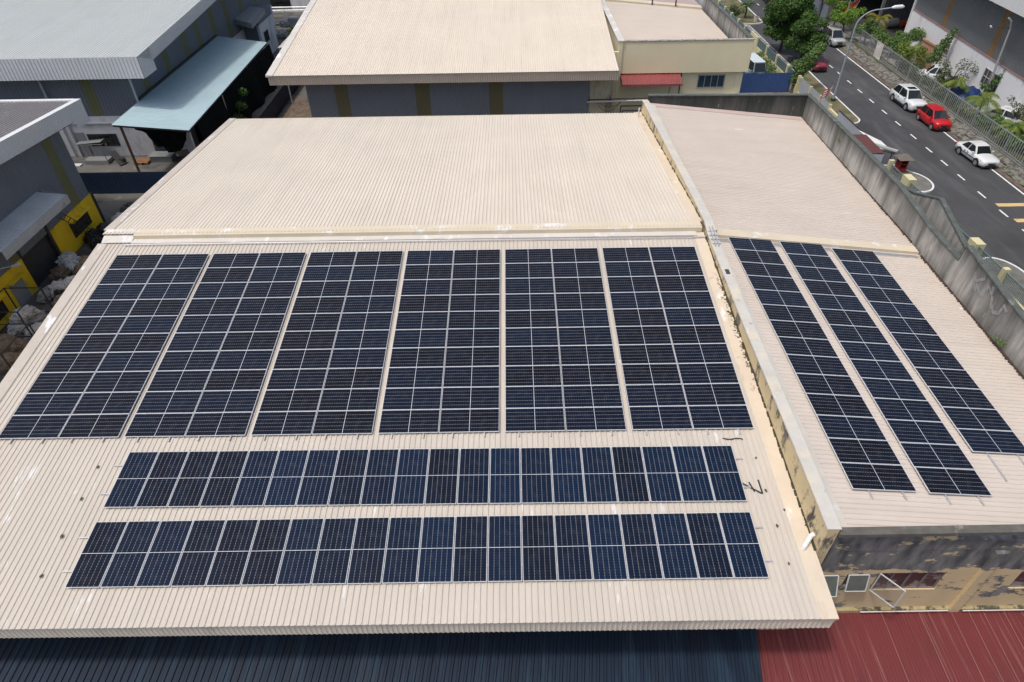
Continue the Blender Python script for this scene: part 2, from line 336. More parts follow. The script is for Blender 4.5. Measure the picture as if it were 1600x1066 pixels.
# grey parapets
m_grey = bpy.data.materials.new('blackened_cement_wall')
def grimy(m, light, mid, dark):
    t, b = nodes_of(m); v = coords(t)
    a = ramp(t, noise(t, coords(t, (.5, .42, .16)), 1, 5, .6), .36, .6)
    out = mixc(t, a, mid, light)
    s = ramp(t, noise(t, coords(t, (2.2, 2.2, .22)), 1, 7, .6), .42, .72)
    out = mixc(t, mathn(t, 'MULTIPLY', s, .75), out, dark)
    w = ramp(t, noise(t, coords(t, (1.1, 1.1, .5)), 1, 8, .7), .62, .66)
    out = mixc(t, mathn(t, 'MULTIPLY', w, .6), out, (.5, .48, .44))
    g = N(t, 'ShaderNodeNewGeometry'); sp = N(t, 'ShaderNodeSeparateXYZ'); t.links.new(g.outputs['Position'], sp.inputs[0])   # mould runs down from the coping and creeps up from the gutter
    jag = mathn(t, 'MULTIPLY', noise(t, coords(t, (2.6, 2.6, .3)), 1, 6), 1.5)
    top = ramp(t, mathn(t, 'ADD', sp.outputs[2], jag), 2.1, 3.0); bot = ramp(t, mathn(t, 'SUBTRACT', sp.outputs[2], jag), .05, -.6)
    out = mixc(t, mathn(t, 'MULTIPLY', top, .75), out, dark); out = mixc(t, mathn(t, 'MULTIPLY', bot, .6), out, dark)
    f = ramp(t, noise(t, v, 14, 4), .3, .75); out = mixc(t, mathn(t, 'MULTIPLY', f, .25), out, mid)
    t.links.new(out, b.inputs['Base Color']); b.inputs['Roughness'].default_value = .9; b.inputs['Specular IOR Level'].default_value = .15
    bn = N(t, 'ShaderNodeBump'); bn.inputs['Strength'].default_value = .4; bn.inputs['Distance'].default_value = .02
    t.links.new(noise(t, v, 12, 6), bn.inputs['Height']); t.links.new(bn.outputs[0], b.inputs['Normal'])
    MATS[m.name] = m; return m
grimy(m_grey, (.48, .465, .435), (.23, .225, .21), (.035, .038, .036))
m_greyb = grimy(bpy.data.materials.new('black_mould_cement_wall'), (.13, .13, .12), (.06, .065, .06), (.02, .024, .022))
m_gcap = mat('mossy_coping', (.10, .115, .105), .9, .3, 3, [((.3, .3, .28), (2, 2, 2), .6, .7, .5)])
BTL, BTR = 2.12, 2.36
rp = [(-.5, 1.3), (9.6, 1.85), (13.1, 2.28), (14.4, 2.48), (14.45, 1.70), (15.0, 1.72), (17.1, 1.80), (20.8, 2.26), (26.6, 2.32), (33.94, BTR)]
def parapet(prof_, x, th, base, name, m, cm):
    mb = MB(); cp = MB()
    for (y0, z0), (y1, z1) in zip(prof_[:-1], prof_[1:]):
        mb.hexa([(x, y0, base), (x+th, y0, base), (x+th, y1, base), (x, y1, base), (x, y0, z0), (x+th, y0, z0), (x+th, y1, z1), (x, y1, z1)])
        cp.hexa([(x-.03, y0, z0), (x+th+.03, y0, z0), (x+th+.03, y1, z1), (x-.03, y1, z1), (x-.02, y0, z0+.06), (x+th+.02, y0, z0+.07), (x+th+.02, y1, z1+.07), (x-.02, y1, z1+.06)])
    mb.build(name, m, F); cp.build('coping', cm, F)
parapet(rp, 33.84, .22, GZ, 'parapet', m_grey, m_gcap)
parapet([(16.3, .80), (17.7, 1.22), (19.9, 1.9), (22.0, 1.15), (23.6, .85)], 35.7, .2, GZ, 'outer_parapet', m_grey, m_gcap)
mb = MB(); mb.hexa([(34.06, 14.45, GZ), (35.9, 16.3, GZ), (35.9, 16.5, GZ), (34.06, 14.65, GZ), (34.06, 14.45, 2.4), (35.9, 16.3, .8), (35.9, 16.5, .8), (34.06, 14.65, 2.4)]); mb.wall((34.06, 23.6), (35.7, 23.6), GZ, .8, .2); mb.box(34.06, 35.7, 16.3, 23.6, GZ, -.4); mb.build('stair_bay_wall', m_grey, F)
BP = [(23.2, 35.0), (34.06, 33.95), (34.06, 34.2), (23.2, 35.25)]; BT = (BTL, BTR, BTR, BTL)
mb = MB(); mb.hexa([(x, y, GZ) for x, y in BP]+[(x, y, z) for (x, y), z in zip(BP, BT)]); mb.build('back_parapet', m_greyb, F)
BP = [(23.2, 34.97), (34.09, 33.92), (34.09, 34.23), (23.2, 35.28)]
mb = MB(); mb.hexa([(x, y, z+.002) for (x, y), z in zip(BP, BT)]+[(x, y, z+.07) for (x, y), z in zip(BP, BT)]); mb.build('coping', m_gcap, F)
# ragged dirt line along the foot of the right parapet
mb = MB(); y = 1.0
while y < 34:
    l = random.uniform(.15, .45); w = random.uniform(.03, .13)
    z = (zs(33.8, y) if y < 17 else .50+(y-17.15)*.0176)+.03
    if not 16.8 < y < 17.7: mb.hexa([(33.84-w, y, z), (33.86, y, z), (33.86, y+l, z), (33.84-w*.6, y+l, z), (33.84-w*.5, y, z+.04), (33.86, y, z+.08), (33.86, y+l, z+.08), (33.84-w*.3, y+l, z+.04)])
    y += l*random.uniform(.75, 1.1)
tag(mb.build('dirt_line', mat('reddish_black_dirt', (.06, .035, .025), .95, .3, 6), F), kind='stuff')

# street-front wall of the side block, with windows
m_front = plaster(bpy.data.materials.new('flaking_ochre_front'), (.66, .53, .32), (.085, .09, .09), (.24, .24, .23), .475, .50, (-1.22, .95, .15), (.75, .75, 1.5))
FY = .9
wins = [(23.30, 24.05, -2.25, -1.38), (24.28, 25.06, -2.2, -1.36), (25.28, 27.50, -2.38, -1.32), (28.45, 29.6, -2.5, -1.34)][:3]+[(29.9, 32.0, -2.38, -1.32)]
mb = MB(); mb.wall((23.21, FY), (34.06, FY), GZ, .0, .22, [(w[0]-23.21, w[1]-23.21, w[2], w[3]) for w in wins]); 
mb.hexa([(22.87, FY-.012, 0), (33.83, FY-.012, 0), (33.83, FY+.2, 0), (22.87, FY+.2, 0), (22.87, FY-.012, zs(23.2, .9)-.02), (33.83, FY-.012, zs(33.8, .9)+.25), (33.83, FY+.2, zs(33.8, .9)+.25), (22.87, FY+.2, zs(23.2, .9)-.02)])
mb.build('front_wall', m_front, F)
mb = MB(); mb.hexa([(23.22, FY-.16, zs(23.2, .9)-.03), (33.9, FY-.16, 1.05), (33.9, FY+.12, 1.05), (23.22, FY+.12, zs(23.2, .9)-.03), (23.22, FY-.15, zs(23.2, .9)+.10), (33.9, FY-.15, 1.18), (33.9, FY+.12, 1.18), (23.22, FY+.12, zs(23.2, .9)+.10)])
mb.build('front_coping', mat('dark_stained_coping', (.12, .115, .10), .9, .3, 3, [((.35, .32, .25), (2, 2, 2), .58, .66, .5)]), F)
m_glassd = mat('dark_window_glass', (.02, .025, .03), .12, .2, 2)
m_alu = mat('grey_aluminium', (.42, .44, .45), .45, .08, 4, metal=.3)
m_curt = mat('reddish_curtained_glass', (.065, .042, .042), .3, .3, 1.2, [((.33, .3, .3), (1.2, 1, 2), .5, .56, .7)])
m_shut = mat('greenish_glass', (.12, .14, .12), .25, .25, 1.5)
for i, (a, b, c, d) in enumerate(wins):
    w = MB(); fr = .055; n = 4 if b-a > 1.5 else 1
    w.box(a, b, FY+.05, FY+.11, c, c+fr); w.box(a, b, FY+.05, FY+.11, d-fr, d)
    for k in range(n+1):
        x = a+fr/2+(b-a-fr)*k/n; w.box(x-fr/2, x+fr/2, FY+.045, FY+.115, c+fr, d-fr)
    o = w.build('window', m_alu if n == 1 else mat('dark_mauve_frame', (.20, .17, .165), .6), F)
    p = MB(); p.quad((a, FY+.08, c), (b, FY+.08, c), (b, FY+.08, d), (a, FY+.08, d)); p.build('pane', m_curt if n == 4 else m_shut, o, world=False)
    o.children[0].location = (-13*0, 0, 0)
    for ch in o.children: ch.location = -Vector(F['_o'])
# the two small windows and the first light of the wide one stand open (top hung sashes)
m_clear = mat('clear_dusty_glass', (.20, .20, .19), .1, .1, 2); m_clear.node_tree.nodes['Principled BSDF'].inputs['Alpha'].default_value = .22
for (a, b, c, d, out_) in ((23.36, 24.0, -2.2, -1.42, .35), (24.34, 25.0, -2.15, -1.4, .2), (25.34, 26.1, -2.36, -1.34, .9)):
    w = MB(); T = Vector
    tl, tr, bl, br = T((a, FY-.01, d)), T((b, FY-.01, d)), T((a, FY-out_, c+.08)), T((b, FY-out_, c+.08))
    if out_ > .5: tl, bl, tr, br = T((a, FY-.01, d)), T((a, FY-.01, c)), T((a+.5, FY-.62, d)), T((a+.5, FY-.62, c))
    for p, q_ in ((tl, tr), (tr, br), (br, bl), (bl, tl)): w.bar(p, q_, .035, .03)
    o = w.build('open_sash', mat('pale_sash', (.6, .62, .62), .5, .05), F)
    p = MB(); p.quad(tl, tr, br, bl); g = p.build('pane', m_clear if out_ > .5 else m_shut, o, world=False); g.location = -Vector(F['_o'])
mb = MB(); mb.wall((28.42, FY-.14), (28.75, FY-.14), -3.75, -.05, .135); mb.build('pilaster', m_front, F)
m_ledge = mat('mossy_ledge', (.42, .34, .18), .9, .25, 3, [((.05, .05, .04), (2.5, 2, 3), .5, .56, .9)])
mb = MB(); mb.box(23.2, 34, FY-.13, FY-.003, -3.74, -3.5); mb.build('ledge', m_ledge, F)
mb = MB(); mb.tube([(25.3, FY-.2, -3.46), (28.3, FY-.2, -3.44)], .018, 6); mb.tube([(28.8, FY-.2, -3.46), (33, FY-.2, -3.44)], .018, 6); mb.build('pipe', mat('white_plastic', (.75, .75, .73), .4, .05), F)
mb = MB(); mb.tube([(22.82, 1.25, .42), (22.72, 1.23, .36), (22.5, 1.0, .12), (22.48, .98, .03)], .075, 12); mb.build('drain_spout', mat('white_plastic', (.75, .75, .73)), F)
mb = MB(); mb.tube([(22.45, 34.0, 1.0), (22.45, 34.0, 1.55)], .05, 8); mb.tube([(22.45, 34.0, 1.55), (22.5, 34.1, 1.62)], .06, 8); mb.build('vent_pipe', m_flash, F)
# conduits that run across under both ridge caps
mb = MB()
for k in range(3): mb.tube([(23.4, 16.86-.09*k, zs(23.4, 16.8)+.06), (33.6, 16.80-.09*k, zs(33.6, 16.8)+.06)], .022, 6)
mb.tube([(-5.0, 16.55, zf(16.55)+.11), (22.6, 16.5, zf(16.5)+.11)], .03, 6); mb.tube([(22.6, 16.5, zf(16.5)+.11), (22.8, 16.5, 1.95), (22.9, 16.5, 2.22), (23.3, 16.6, 2.2), (23.4, 16.8, zs(23.4, 16.8)+.1)], .03, 6)
mb.build('cable_conduit', m_rail, F)
mb = MB()
for k in range(4): mb.box(22.86+.0*k, 23.24, 15.5+k*.33, 15.56+k*.33, 2.06+k*.02, 2.16+k*.02)
mb.tube([(22.95, 15.3, 2.14), (22.98, 16.8, 2.3)], .025, 6); mb.tube([(23.1, 15.3, 2.14), (23.12, 16.8, 2.3)], .025, 6); mb.build('cable_tray', m_rail, F)
mb = MB(); mb.box(22.95, 23.12, 13.3, 13.62, 1.93, 1.98); mb.build('junction_box', mat('dark_plastic', (.05, .055, .06), .5), F)

# ------------------------------------------------------------------ SOLAR PANELS
PLg, PWd = 2.155, 1.027
def panel_proto(name, cells):
    r = thing(name, (0, 0, 0), 'x', 'solar panel')
    f = MB(); a, b, w, h = PLg/2, PWd/2, .0125, .035
    f.box(-a, a, -b, -b+w, -h, .004); f.box(-a, a, b-w, b, -h, .004); f.box(-a, -a+w, -b+w, b-w, -h, .004); f.box(a-w, a, -b+w, b-w, -h, .004)
    f.build('frame', m_frame, r, world=False)
    g = MB(); g.quad((-a+w, -b+w, 0), (a-w, -b+w, 0), (a-w, b-w, 0), (-a+w, b-w, 0)); g.quad((-a+w, -b+w, -.02), (-a+w, b-w, -.02), (a-w, b-w, -.02), (a-w, -b+w, -.02))
    cl = g.build('cell_sheet', cells, r, world=False)
    s = MB(); s.box(-.007, .007, -b+w, b-w, .0005, .0035); s.build('centre_strip', mat('pale_backsheet', (.66, .68, .72), .4, .03), r, world=False)
    return r
proto = {0: panel_proto('solar_panel', m_cells), 1: panel_proto('solar_panel', m_cells_sky)}; first = {0: True, 1: True}
def rotv(u, v, a): return u*math.cos(a)-v*math.sin(a), u*math.sin(a)+v*math.cos(a)
B1 = (Vector((1, 0, 0)), Vector((0, math.cos(S), math.sin(S))), Vector((0, -math.sin(S), math.cos(S))))
def put(o3, ex, ey, ez, label, group, kd=0):
    o = proto[kd] if first[kd] else copy_tree(proto[kd]); first[kd] = False
    j = random.gauss(0, .0035); k = random.gauss(0, .0035)
    ex2 = (ex+ez*j).normalized(); ey2 = (ey+ez*k-ex2*ex2.dot(ey+ez*k)).normalized(); ez2 = ex2.cross(ey2)
    m = Matrix((ex2, ey2, ez2)).transposed().to_4x4(); m.translation = o3+ez*.004
    o.matrix_world = m; tag(o, label, 'solar panel', group)
def P1(u, v, h=0): return B1[0]*u+B1[1]*v+B1[2]*h
Lp, mpv, pwu = 2.1742, 1.0398, 1.058
def portrait_row(u0, v0, ang, rowname, grp):
    ex = B1[0]*math.cos(ang)+B1[1]*math.sin(ang); ey = -B1[0]*math.sin(ang)+B1[1]*math.cos(ang)
    for i in range(20):
        u, v = rotv((i+.5)*pwu, Lp/2, ang)
        side = ('%s upright panel from the left end of' % ORD[i+1]) if i < 10 else ('%s upright panel from the right end of' % ORD[20-i])
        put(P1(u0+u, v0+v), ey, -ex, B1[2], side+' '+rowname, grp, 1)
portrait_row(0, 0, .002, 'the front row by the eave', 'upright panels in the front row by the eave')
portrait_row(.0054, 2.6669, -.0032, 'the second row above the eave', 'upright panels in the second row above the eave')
MU, MV, CP = -5.0064, 5.4714, 4.5588
for c in range(6):
    for r in range(10):
        for k in range(2):
            u, v = rotv(c*CP+(k+.5)*(Lp+.01), (9-r+.5)*mpv, .0008)
            put(P1(MU+u, MV+v), B1[0], B1[1], B1[2], 'flat-lying panel, %s half of block %s from left, %s row from the ridge' % (('left', 'right')[k], ['one','two','three','four','five','six'][c], ORD[r+1]), 'panels laid sideways in the six big blocks')
def eul(x, y, z):
    Rx = Matrix.Rotation(x, 3, 'X'); Ry = Matrix.Rotation(y, 3, 'Y'); Rz = Matrix.Rotation(z, 3, 'Z'); return Rz @ Ry @ Rx
E2 = eul(.037, .112, .020); O2 = Vector((24.06, 16.99, 1.59)); b2 = (E2.col[0].copy(), E2.col[1].copy(), E2.col[2].copy())
for c, (uo, vo, n, nm) in enumerate(((0, 0, 14, 'strip nearest the party wall'), (2.574, .046, 14, 'middle strip'), (5.13, .314, 12, 'strip nearest the grey parapet'))):
    for r in range(n):
        put(O2+b2[0]*(uo+Lp/2)-b2[1]*(vo+(r+.5)*mpv), b2[0], b2[1], b2[2], '%s panel down from the cap in the side roof %s' % (ORD[r+1].capitalize(), nm), 'panels on the side roof strips')
# mounting rails
RG = 'aluminium rails that carry the panels'
def rail(a, b, label, bas):
    m = MB(); m.bar(a, b, .04, .05, up=bas[2]); single(m, 'mounting_rail', m_rail, label, 'rail', RG)
for nm, u0, v0, ang in (('front row by the eave', 0, 0, .002), ('second row above the eave', .0054, 2.6669, -.0032)):
    for q_, fr in (('lower', .25), ('upper', .76)):
        a = rotv(-.34, Lp*fr, ang); b = rotv(20*pwu+.26, Lp*fr, ang)
        rail(P1(u0+a[0], v0+a[1], -.062), P1(u0+b[0], v0+b[1], -.062), '%s long rail under the %s, ends sticking out' % (q_, nm), B1)
for c in range(6):
    for k in range(2):
        for j, fr in enumerate((.23, .75)):
            u = MU+c*CP+(k+fr)*(Lp+.01)
            rail(P1(u, MV-.17, -.062), P1(u, MV+10*mpv+.10, -.062), '%s of the four sloping rails under the %s big panel block from the left' % (ORD[1+2*k+j].capitalize(), ORD[c+1]), B1)
for c, (uo, vo, n, nm, ext) in enumerate(((0, 0, 14, 'strip by the party wall', .3), (2.574, .046, 14, 'middle strip', .33), (5.13, .314, 12, 'strip by the grey parapet', 1.15))):
    for j, fr in enumerate((.26, .78)):
        a = O2+b2[0]*(uo+Lp*fr)-b2[1]*(vo-.1)-b2[2]*.062; b = O2+b2[0]*(uo+Lp*fr)-b2[1]*(vo+n*mpv+ext)-b2[2]*.062
        rail(a, b, '%s rail under the side roof %s, its end bare below' % (('left', 'right')[j], nm), b2)
# black scribbles and small droppings of sealant on the roof
m_blk = mat('black_marker', (.03, .03, .03), .8)
def strip(pts, w, name, label):
    m = MB()
    for p, q_ in zip(pts[:-1], pts[1:]):
        p = Vector((p[0], p[1], zf(p[1])+.036)); q_ = Vector((q_[0], q_[1], zf(q_[1])+.036)); m.bar(p, q_, w, .004)
    return m
a = strip([(20.95, 5.10), (21.2, 5.05), (21.45, 5.1), (21.66, 5.06)], .05, '', ''); tag(a.build('black_paint_mark', m_blk, F), label='short black dash painted near the party wall')
a = strip([(21.16, 3.32), (21.44, 3.12), (21.76, 2.9), (21.75, 3.42)], .055, '', ''); b_ = strip([(21.42, 3.34), (21.52, 2.98)], .05, '', ''); a.v += [] 
tag(a.build('black_paint_mark', m_blk, F), label='black hooked scribble beside the upright panels'); b_.build('black_paint_mark', m_blk, F)

# dark dabs of old sealant, twigs and leaves that gather on the roof
for i, (x, y, r0) in enumerate([(-.9,4.27,.05),(-.91,3.04,.05),(-.93,1.72,.055),(-.94,.43,.05),(21.9,3.01,.045),(21.91,4.27,.035),(21.9,1.75,.045),(21.89,.51,.04),(22.3,2.3,.04)]):
    m = MB(); rnd_ = random.Random(i); n = 9; z = zf(y)+.035
    m.poly([(x+r0*math.cos(6.283*k/n)*rnd_.uniform(.6, 1.25), y+r0*1.5*math.sin(6.283*k/n)*rnd_.uniform(.6, 1.25), z+r0*1.5*math.sin(6.283*k/n)*TS+.012) for k in range(n)]); m.build('sealant_dab', mat('old_sealant', (.07, .065, .055), .8, .3, 8), F)
m = MB()
for k in range(75):
    y = random.gauss(10.6, 1.6) if k < 50 else random.uniform(8, 14); x = XR+.02-abs(random.gauss(0, .07)); a = random.uniform(0, 3.14); l = random.uniform(.02, .09); z = zf(y)+.07
    m.bar((x-l*math.cos(a), y-l*math.sin(a), z-l*math.sin(a)*TS), (x+l*math.cos(a), y+l*math.sin(a), z+l*math.sin(a)*TS), random.uniform(.008, .02))
tag(m.build('twig_litter', mat('dry_twigs', (.14, .10, .07), .9, .4, 6), F), kind='stuff')

# ------------------------------------------------------------------ GROUND, ROAD
m_ground = mat('yard_concrete', (.13, .125, .115), .9, .25, .25, [((.045, .045, .042), (.5, .5, 1), .5, .62, .7), ((.24, .23, .2), (.9, .9, 1), .6, .7, .5)], bump=.2, bscale=8)
m_asph = mat('asphalt', (.060, .061, .064), .8, .22, .25, [((.12, .12, .12), (.9, .12, 1), .5, .7, .55), ((.028, .028, .03), (.3, .1, 1), .5, .7, .7), ((.025, .025, .025), (.8, .8, 1), .66, .72, .5), ((.22, .22, .21), (6, 6, 1), .76, .8, .5)], bump=.25, bscale=25)
m_verge = mat('worn_grass', (.10, .115, .045), .95, .3, .8, [((.19, .14, .09), (.8, .8, 1), .45, .6, .9)], bump=.5, bscale=15)
m_pave = mat('pavement', (.24, .215, .20), .9, .12, .8, [((.12, .11, .10), (1, 1, 1), .5, .7, .6)])
m_white = mat('white_road_paint', (.72, .74, .74), .6, .06, 2, [((.3, .3, .3), (4, 4, 1), .62, .7, .6)])
m_yel = mat('yellow_road_paint', (.62, .45, .20), .7, .08, 2, [((.2, .17, .12), (4, 4, 1), .6, .7, .6)])
m_soil = mat('brown_litter_ground', (.17, .125, .09), .95, .35, 1.5, [((.05, .04, .03), (3, 3, 1), .5, .6, .7), ((.3, .27, .2), (2, 2, 1), .62, .7, .6)], bump=.5, bscale=12)
mb = MB(); mb.quad((-1500, -900, GZ), (1500, -900, GZ), (1500, 2400, GZ), (-1500, 2400, GZ)); struct(mb, 'ground', m_ground)
def rx(x, y): return x+.017*(y-42)          # the street runs a little askew
def rsheet(x0, x1, y0, y1, dz, name, m, kind=True):
    mb = MB(); mb.quad((rx(x0, y0), y0, GZ+dz), (rx(x1, y0), y0, GZ+dz), (rx(x1, y1), y1, GZ+dz), (rx(x0, y1), y1, GZ+dz)); return struct(mb, name, m)
rsheet(44.0, 55.5, -20, 190, .004, 'road', m_asph)
mb = MB()
for x0, x1, y0, y1 in ((54.0, 54.16, -20, 75),): mb.quad((rx(x0, y0), y0, GZ+.008), (rx(x1, y0), y0, GZ+.008), (rx(x1, y1), y1, GZ+.008), (rx(x0, y1), y1, GZ+.008))
for y in (98.2, 95.0, 91.9, 88.8, 85.7, 82.6, 79.6, 76.6, 73.7, 70.8, 68.0, 65.5, 62.56, 59.66, 56.67, 53.6, 50.58, 47.4, 44.44, 41.75, 38.99, 35.9, 32.9, 30, 27, 24, 101.5, 104.5, 107.5):
    x = 50.78; mb.quad((rx(x-.07, y), y-.55, GZ+.008), (rx(x+.07, y), y-.55, GZ+.008), (rx(x+.07, y), y+.55, GZ+.008), (rx(x-.07, y), y+.55, GZ+.008))
tag(mb.build('lane_marking', m_white), kind='structure')
mb = MB()
for y in (33.95, 31.55, 29.15, 26.75): mb.quad((rx(51.0, y), y, GZ+.012), (rx(53.7, y), y, GZ+.012), (rx(53.7, y), y+.5, GZ+.012), (rx(51.0, y), y+.5, GZ+.012))
struct(mb, 'speed_stripe', m_yel)
def island(pts, name, m, kerbw=.14, h=.12):
    n = len(pts); cx = sum(p[0] for p in pts)/n; cy = sum(p[1] for p in pts)/n
    mb = MB(); mb.poly([(x, y, GZ+h) for x, y in pts]); o = struct(mb, name, m)
    k = MB()
    for i in range(n):
        a, b = pts[i], pts[(i+1) % n]
        if abs(a[0]-44.0) < .8 and abs(b[0]-44.0) < .8: continue
        k.bar((a[0], a[1], GZ+h/2+.012), (b[0], b[1], GZ+h/2+.012), kerbw, h+.024)
    struct(k, 'kerb', m_white)
def arc(cx, cy, r, a0, a1, n=8, ry=None): return [(cx+r*math.cos(R(a0+(a1-a0)*i/n)), cy+(ry or r)*math.sin(R(a0+(a1-a0)*i/n))) for i in range(n+1)]
island([(44.0, 50.6), (46.0, 50.5)]+arc(46.3, 51.7, 1.25, -80, 0)+[(47.75, 62), (47.9, 66.5), (44.0, 66.5)], 'verge', m_verge)
island([(44.0, 66.9), (46.6, 66.9), (46.9, 86.2), (44.0, 86.2)], 'pavement', m_pave, .06, .05)
island([(44.0, 86.6), (47.6, 86.8)]+arc(48.1, 88.0, 1.1, -80, 0)+[(49.4, 95), (49.6, 130), (44.0, 130)], 'verge', m_verge)
island([(44.0, 36.3), (45.9, 36.3)]+arc(46.2, 38.2, 1.5, -80, 60, 12, 1.9)+[(46.3, 41.2), (44.0, 41.2)], 'traffic_island', mat('rough_grey_screed', (.17, .165, .15), .95, .3, 1.5, [((.09, .1, .05), (1.5, 1.5, 1), .52, .62, .7)], bump=.5))
island([(44.0, 5), (47.3, 5), (47.25, 24.0)]+arc(45.9, 24.6, 1.3, 0, 110, 10, 2.1)+[(44.0, 27.0)], 'traffic_island', MATS['rough_grey_screed'])
# far kerb: drain, rubble bank and dirt
rsheet(54.35, 54.75, -20, 78, .012, 'drain_edge', m_soil)
m_rub = mat('rubble_stone', (.20, .19, .165), .95, .3, 2.2, [((.05, .05, .045), (3, 3, 3), .48, .56, .9), ((.09, .11, .05), (1.2, 1.2, 1.2), .56, .66, .7)], bump=1, bscale=7)
mb = MB(); y = 20
while y < 78:
    x0, x1 = rx(54.75, y), rx(56.15, y); 
    for (a, b, za, zb) in ((0, .5, .05, .16), (.5, 1, .16, .42)):
        xa, xb = x0+(x1-x0)*a, x0+(x1-x0)*b
        mb.quad((xa, y, GZ+za+.05*math.sin(y*3.1)), (xb, y, GZ+zb+.06*math.sin(y*2.1)), (xb+.017, y+1, GZ+zb+.06*math.sin((y+1)*2.1)), (xa+.017, y+1, GZ+za+.05*math.sin((y+1)*3.1)))
    y += 1
struct(mb, 'rubble_bank', m_rub)
rsheet(56.1, 57.4, 20, 78, .42, 'planting_strip', mat('dark_soil_and_leaves', (.07, .065, .04), .95, .4, 2, [((.07, .11, .03), (2, 2, 1), .5, .6, .8)], bump=.6))
rsheet(55.5, 57.6, 78, 140, .05, 'pavement', m_pave)
mb = MB(); mb.quad((rx(57.4, 20), 20, GZ+.02), (75, 20, GZ+.02), (80, 80, GZ+.02), (rx(57.4, 80), 80, GZ+.02)); struct(mb, 'forecourt', mat('forecourt_concrete', (.27, .26, .24), .9, .12, .5, [((.12, .11, .1), (.8, .8, 1), .5, .66, .7)]))
mb = MB(); mb.quad((34.2, 48, GZ+.006), (43.7, 48, GZ+.006), (43.7, 59.6, GZ+.006), (34.2, 59.6, GZ+.006)); struct(mb, 'side_yard', mat('pale_yard_concrete', (.30, .27, .24), .9, .12, .6, [((.13, .09, .06), (.7, .7, 1), .5, .6, .8)]))
mb = MB(); mb.quad((34.2, 59.7, GZ+.007), (43.7, 59.7, GZ+.007), (43.7, 95, GZ+.007), (34.2, 95, GZ+.007)); struct(mb, 'neighbour_yard', mat('greyish_yard', (.26, .25, .24), .9, .12, .6))
mb = MB(); mb.quad((-9.6, 36, GZ+.006), (-3.9, 36, GZ+.006), (-3.9, 60, GZ+.006), (-9.6, 60, GZ+.006)); struct(mb, 'rough_ground', m_soil)

# ------------------------------------------------------------------ windows in any wall plane
def window(parent, p0, ux, w, h, n, cols=4, rows=1, fm=None, gm=None, fw=.05, off=.03, name='window', hood=None):
    p0, ux, n = Vector(p0), Vector(ux).normalized(), Vector(n).normalized(); uz = Vector((0, 0, 1)); q = p0+n*off; m = MB()
    for k in range(cols+1):
        c = q+ux*(fw/2+(w-fw)*k/cols); m.bar(c, c+uz*h, fw if k in (0, cols) else fw*.7, .06, up=n)
    for k in range(rows+1):
        c = q+uz*(fw/2+(h-fw)*k/rows)+n*.004; m.bar(c, c+ux*w, fw if k in (0, rows) else fw*.6, .06, up=n)
    o = m.build(name, fm or m_alu, parent)
    g = MB(); g.quad(p0+n*.012, p0+ux*w+n*.012, p0+ux*w+uz*h+n*.012, p0+uz*h+n*.012); pg = g.build('pane', gm or m_glassd, o, world=False); pg.location = -Vector(parent['_o'])
    if hood:
        hm = MB(); a = p0+uz*(h+.08)-ux*.1; hm.hexa([a+n*.002, a+ux*(w+.2)+n*.002, a+ux*(w+.2)+n*.45, a+n*.45, a+uz*.08+n*.002, a+ux*(w+.2)+uz*.08+n*.002, a+ux*(w+.2)+uz*.06+n*.45, a+uz*.06+n*.45])
        hm.build('sun_hood', hood, parent)
    return o

# ------------------------------------------------------------------ NEIGHBOUR BEHIND (cream roof)
m_gwall = mat('grey_wall_sheet', (.20, .215, .24), .6, .08, .6)
m_olive = mat('olive_wall_sheet', (.17, .145, .075), .6, .1, .6)
Q = thing('rear_factory', (13, 55, GZ), 'cream roofed factory just behind, with a beige office block and red awning', 'building')
mb = MB(); mb.corr((-6.3, 44.2, 1.0), (22.5, 44.2, 1.0), (22.9, 74, 4.1), (-6.3, 74, 4.1), .19, .022, seg=4, up=(0,0,1)); mb.build('roof', m_roof2, Q)
mb = MB(); mb.corr((-6.3, 44.26, .98), (22.5, 44.26, .98), (22.5, 44.32, .22), (-6.3, 44.32, .22), .19, .025, up=(0,-1,0)); mb.quad((-6.3, 44.34, .22), (22.5, 44.34, .22), (22.5, 46, .22), (-6.3, 46, .22))
mb.quad((22.5, 44.3, .22), (22.5, 48.9, .22), (22.5, 48.9, 1.4), (22.5, 44.3, .98)); mb.quad((-6.28, 44.3, .22), (-6.28, 74, 2.2), (-6.28, 74, 4.05), (-6.28, 44.3, .98)); mb.build('fascia', mat('fascia_sheet_far', (.56, .46, .37), .6, .08, .8), Q)
mb = MB(); mb.hexa([(-6.42, 44.18, .9), (-5.85, 44.18, .98), (-5.85, 74, 4.08), (-6.42, 74, 4.0), (-6.42, 44.18, 1.07), (-5.85, 44.18, 1.05), (-5.85, 74, 4.15), (-6.42, 74, 4.17)]); mb.build('verge_flashing', m_flash, Q)
mb = MB(); xs = [-3.9]
segs = [(-3.9, -1.5, 0), (-1.5, -.35, 1), (-.35, 5.4, 0), (5.4, 6.65, 1), (6.65, 11.75, 0), (11.75, 12.95, 1), (12.95, 20.4, 0)]
g_ = MB(); o_ = MB()
for a, b, k in segs: (MB() if k else g_).corr((a, 46, GZ), (b, 46, GZ), (b, 46, .24), (a, 46, .24), .2, .025, up=(0,-1,0))
g_.corr((-3.9, 74, GZ), (-3.9, 46, GZ), (-3.9, 46, .24), (-3.9, 74, 2.2), .2, .025, up=(-1,0,0))
g_.build('wall', m_gwall, Q)
for a, b, k in segs:
    if k: MB().corr((a, 46, GZ), (b, 46, GZ), (b, 46, .24), (a, 46, .24), .2, .025, up=(0,-1,0)).build('wall_stripe', m_olive, Q)
m_beige = mat('beige_plaster', (.82, .735, .49), .8, .05, .6, [((.5, .42, .28), (1.2, 1, .5), .66, .8, .3)])
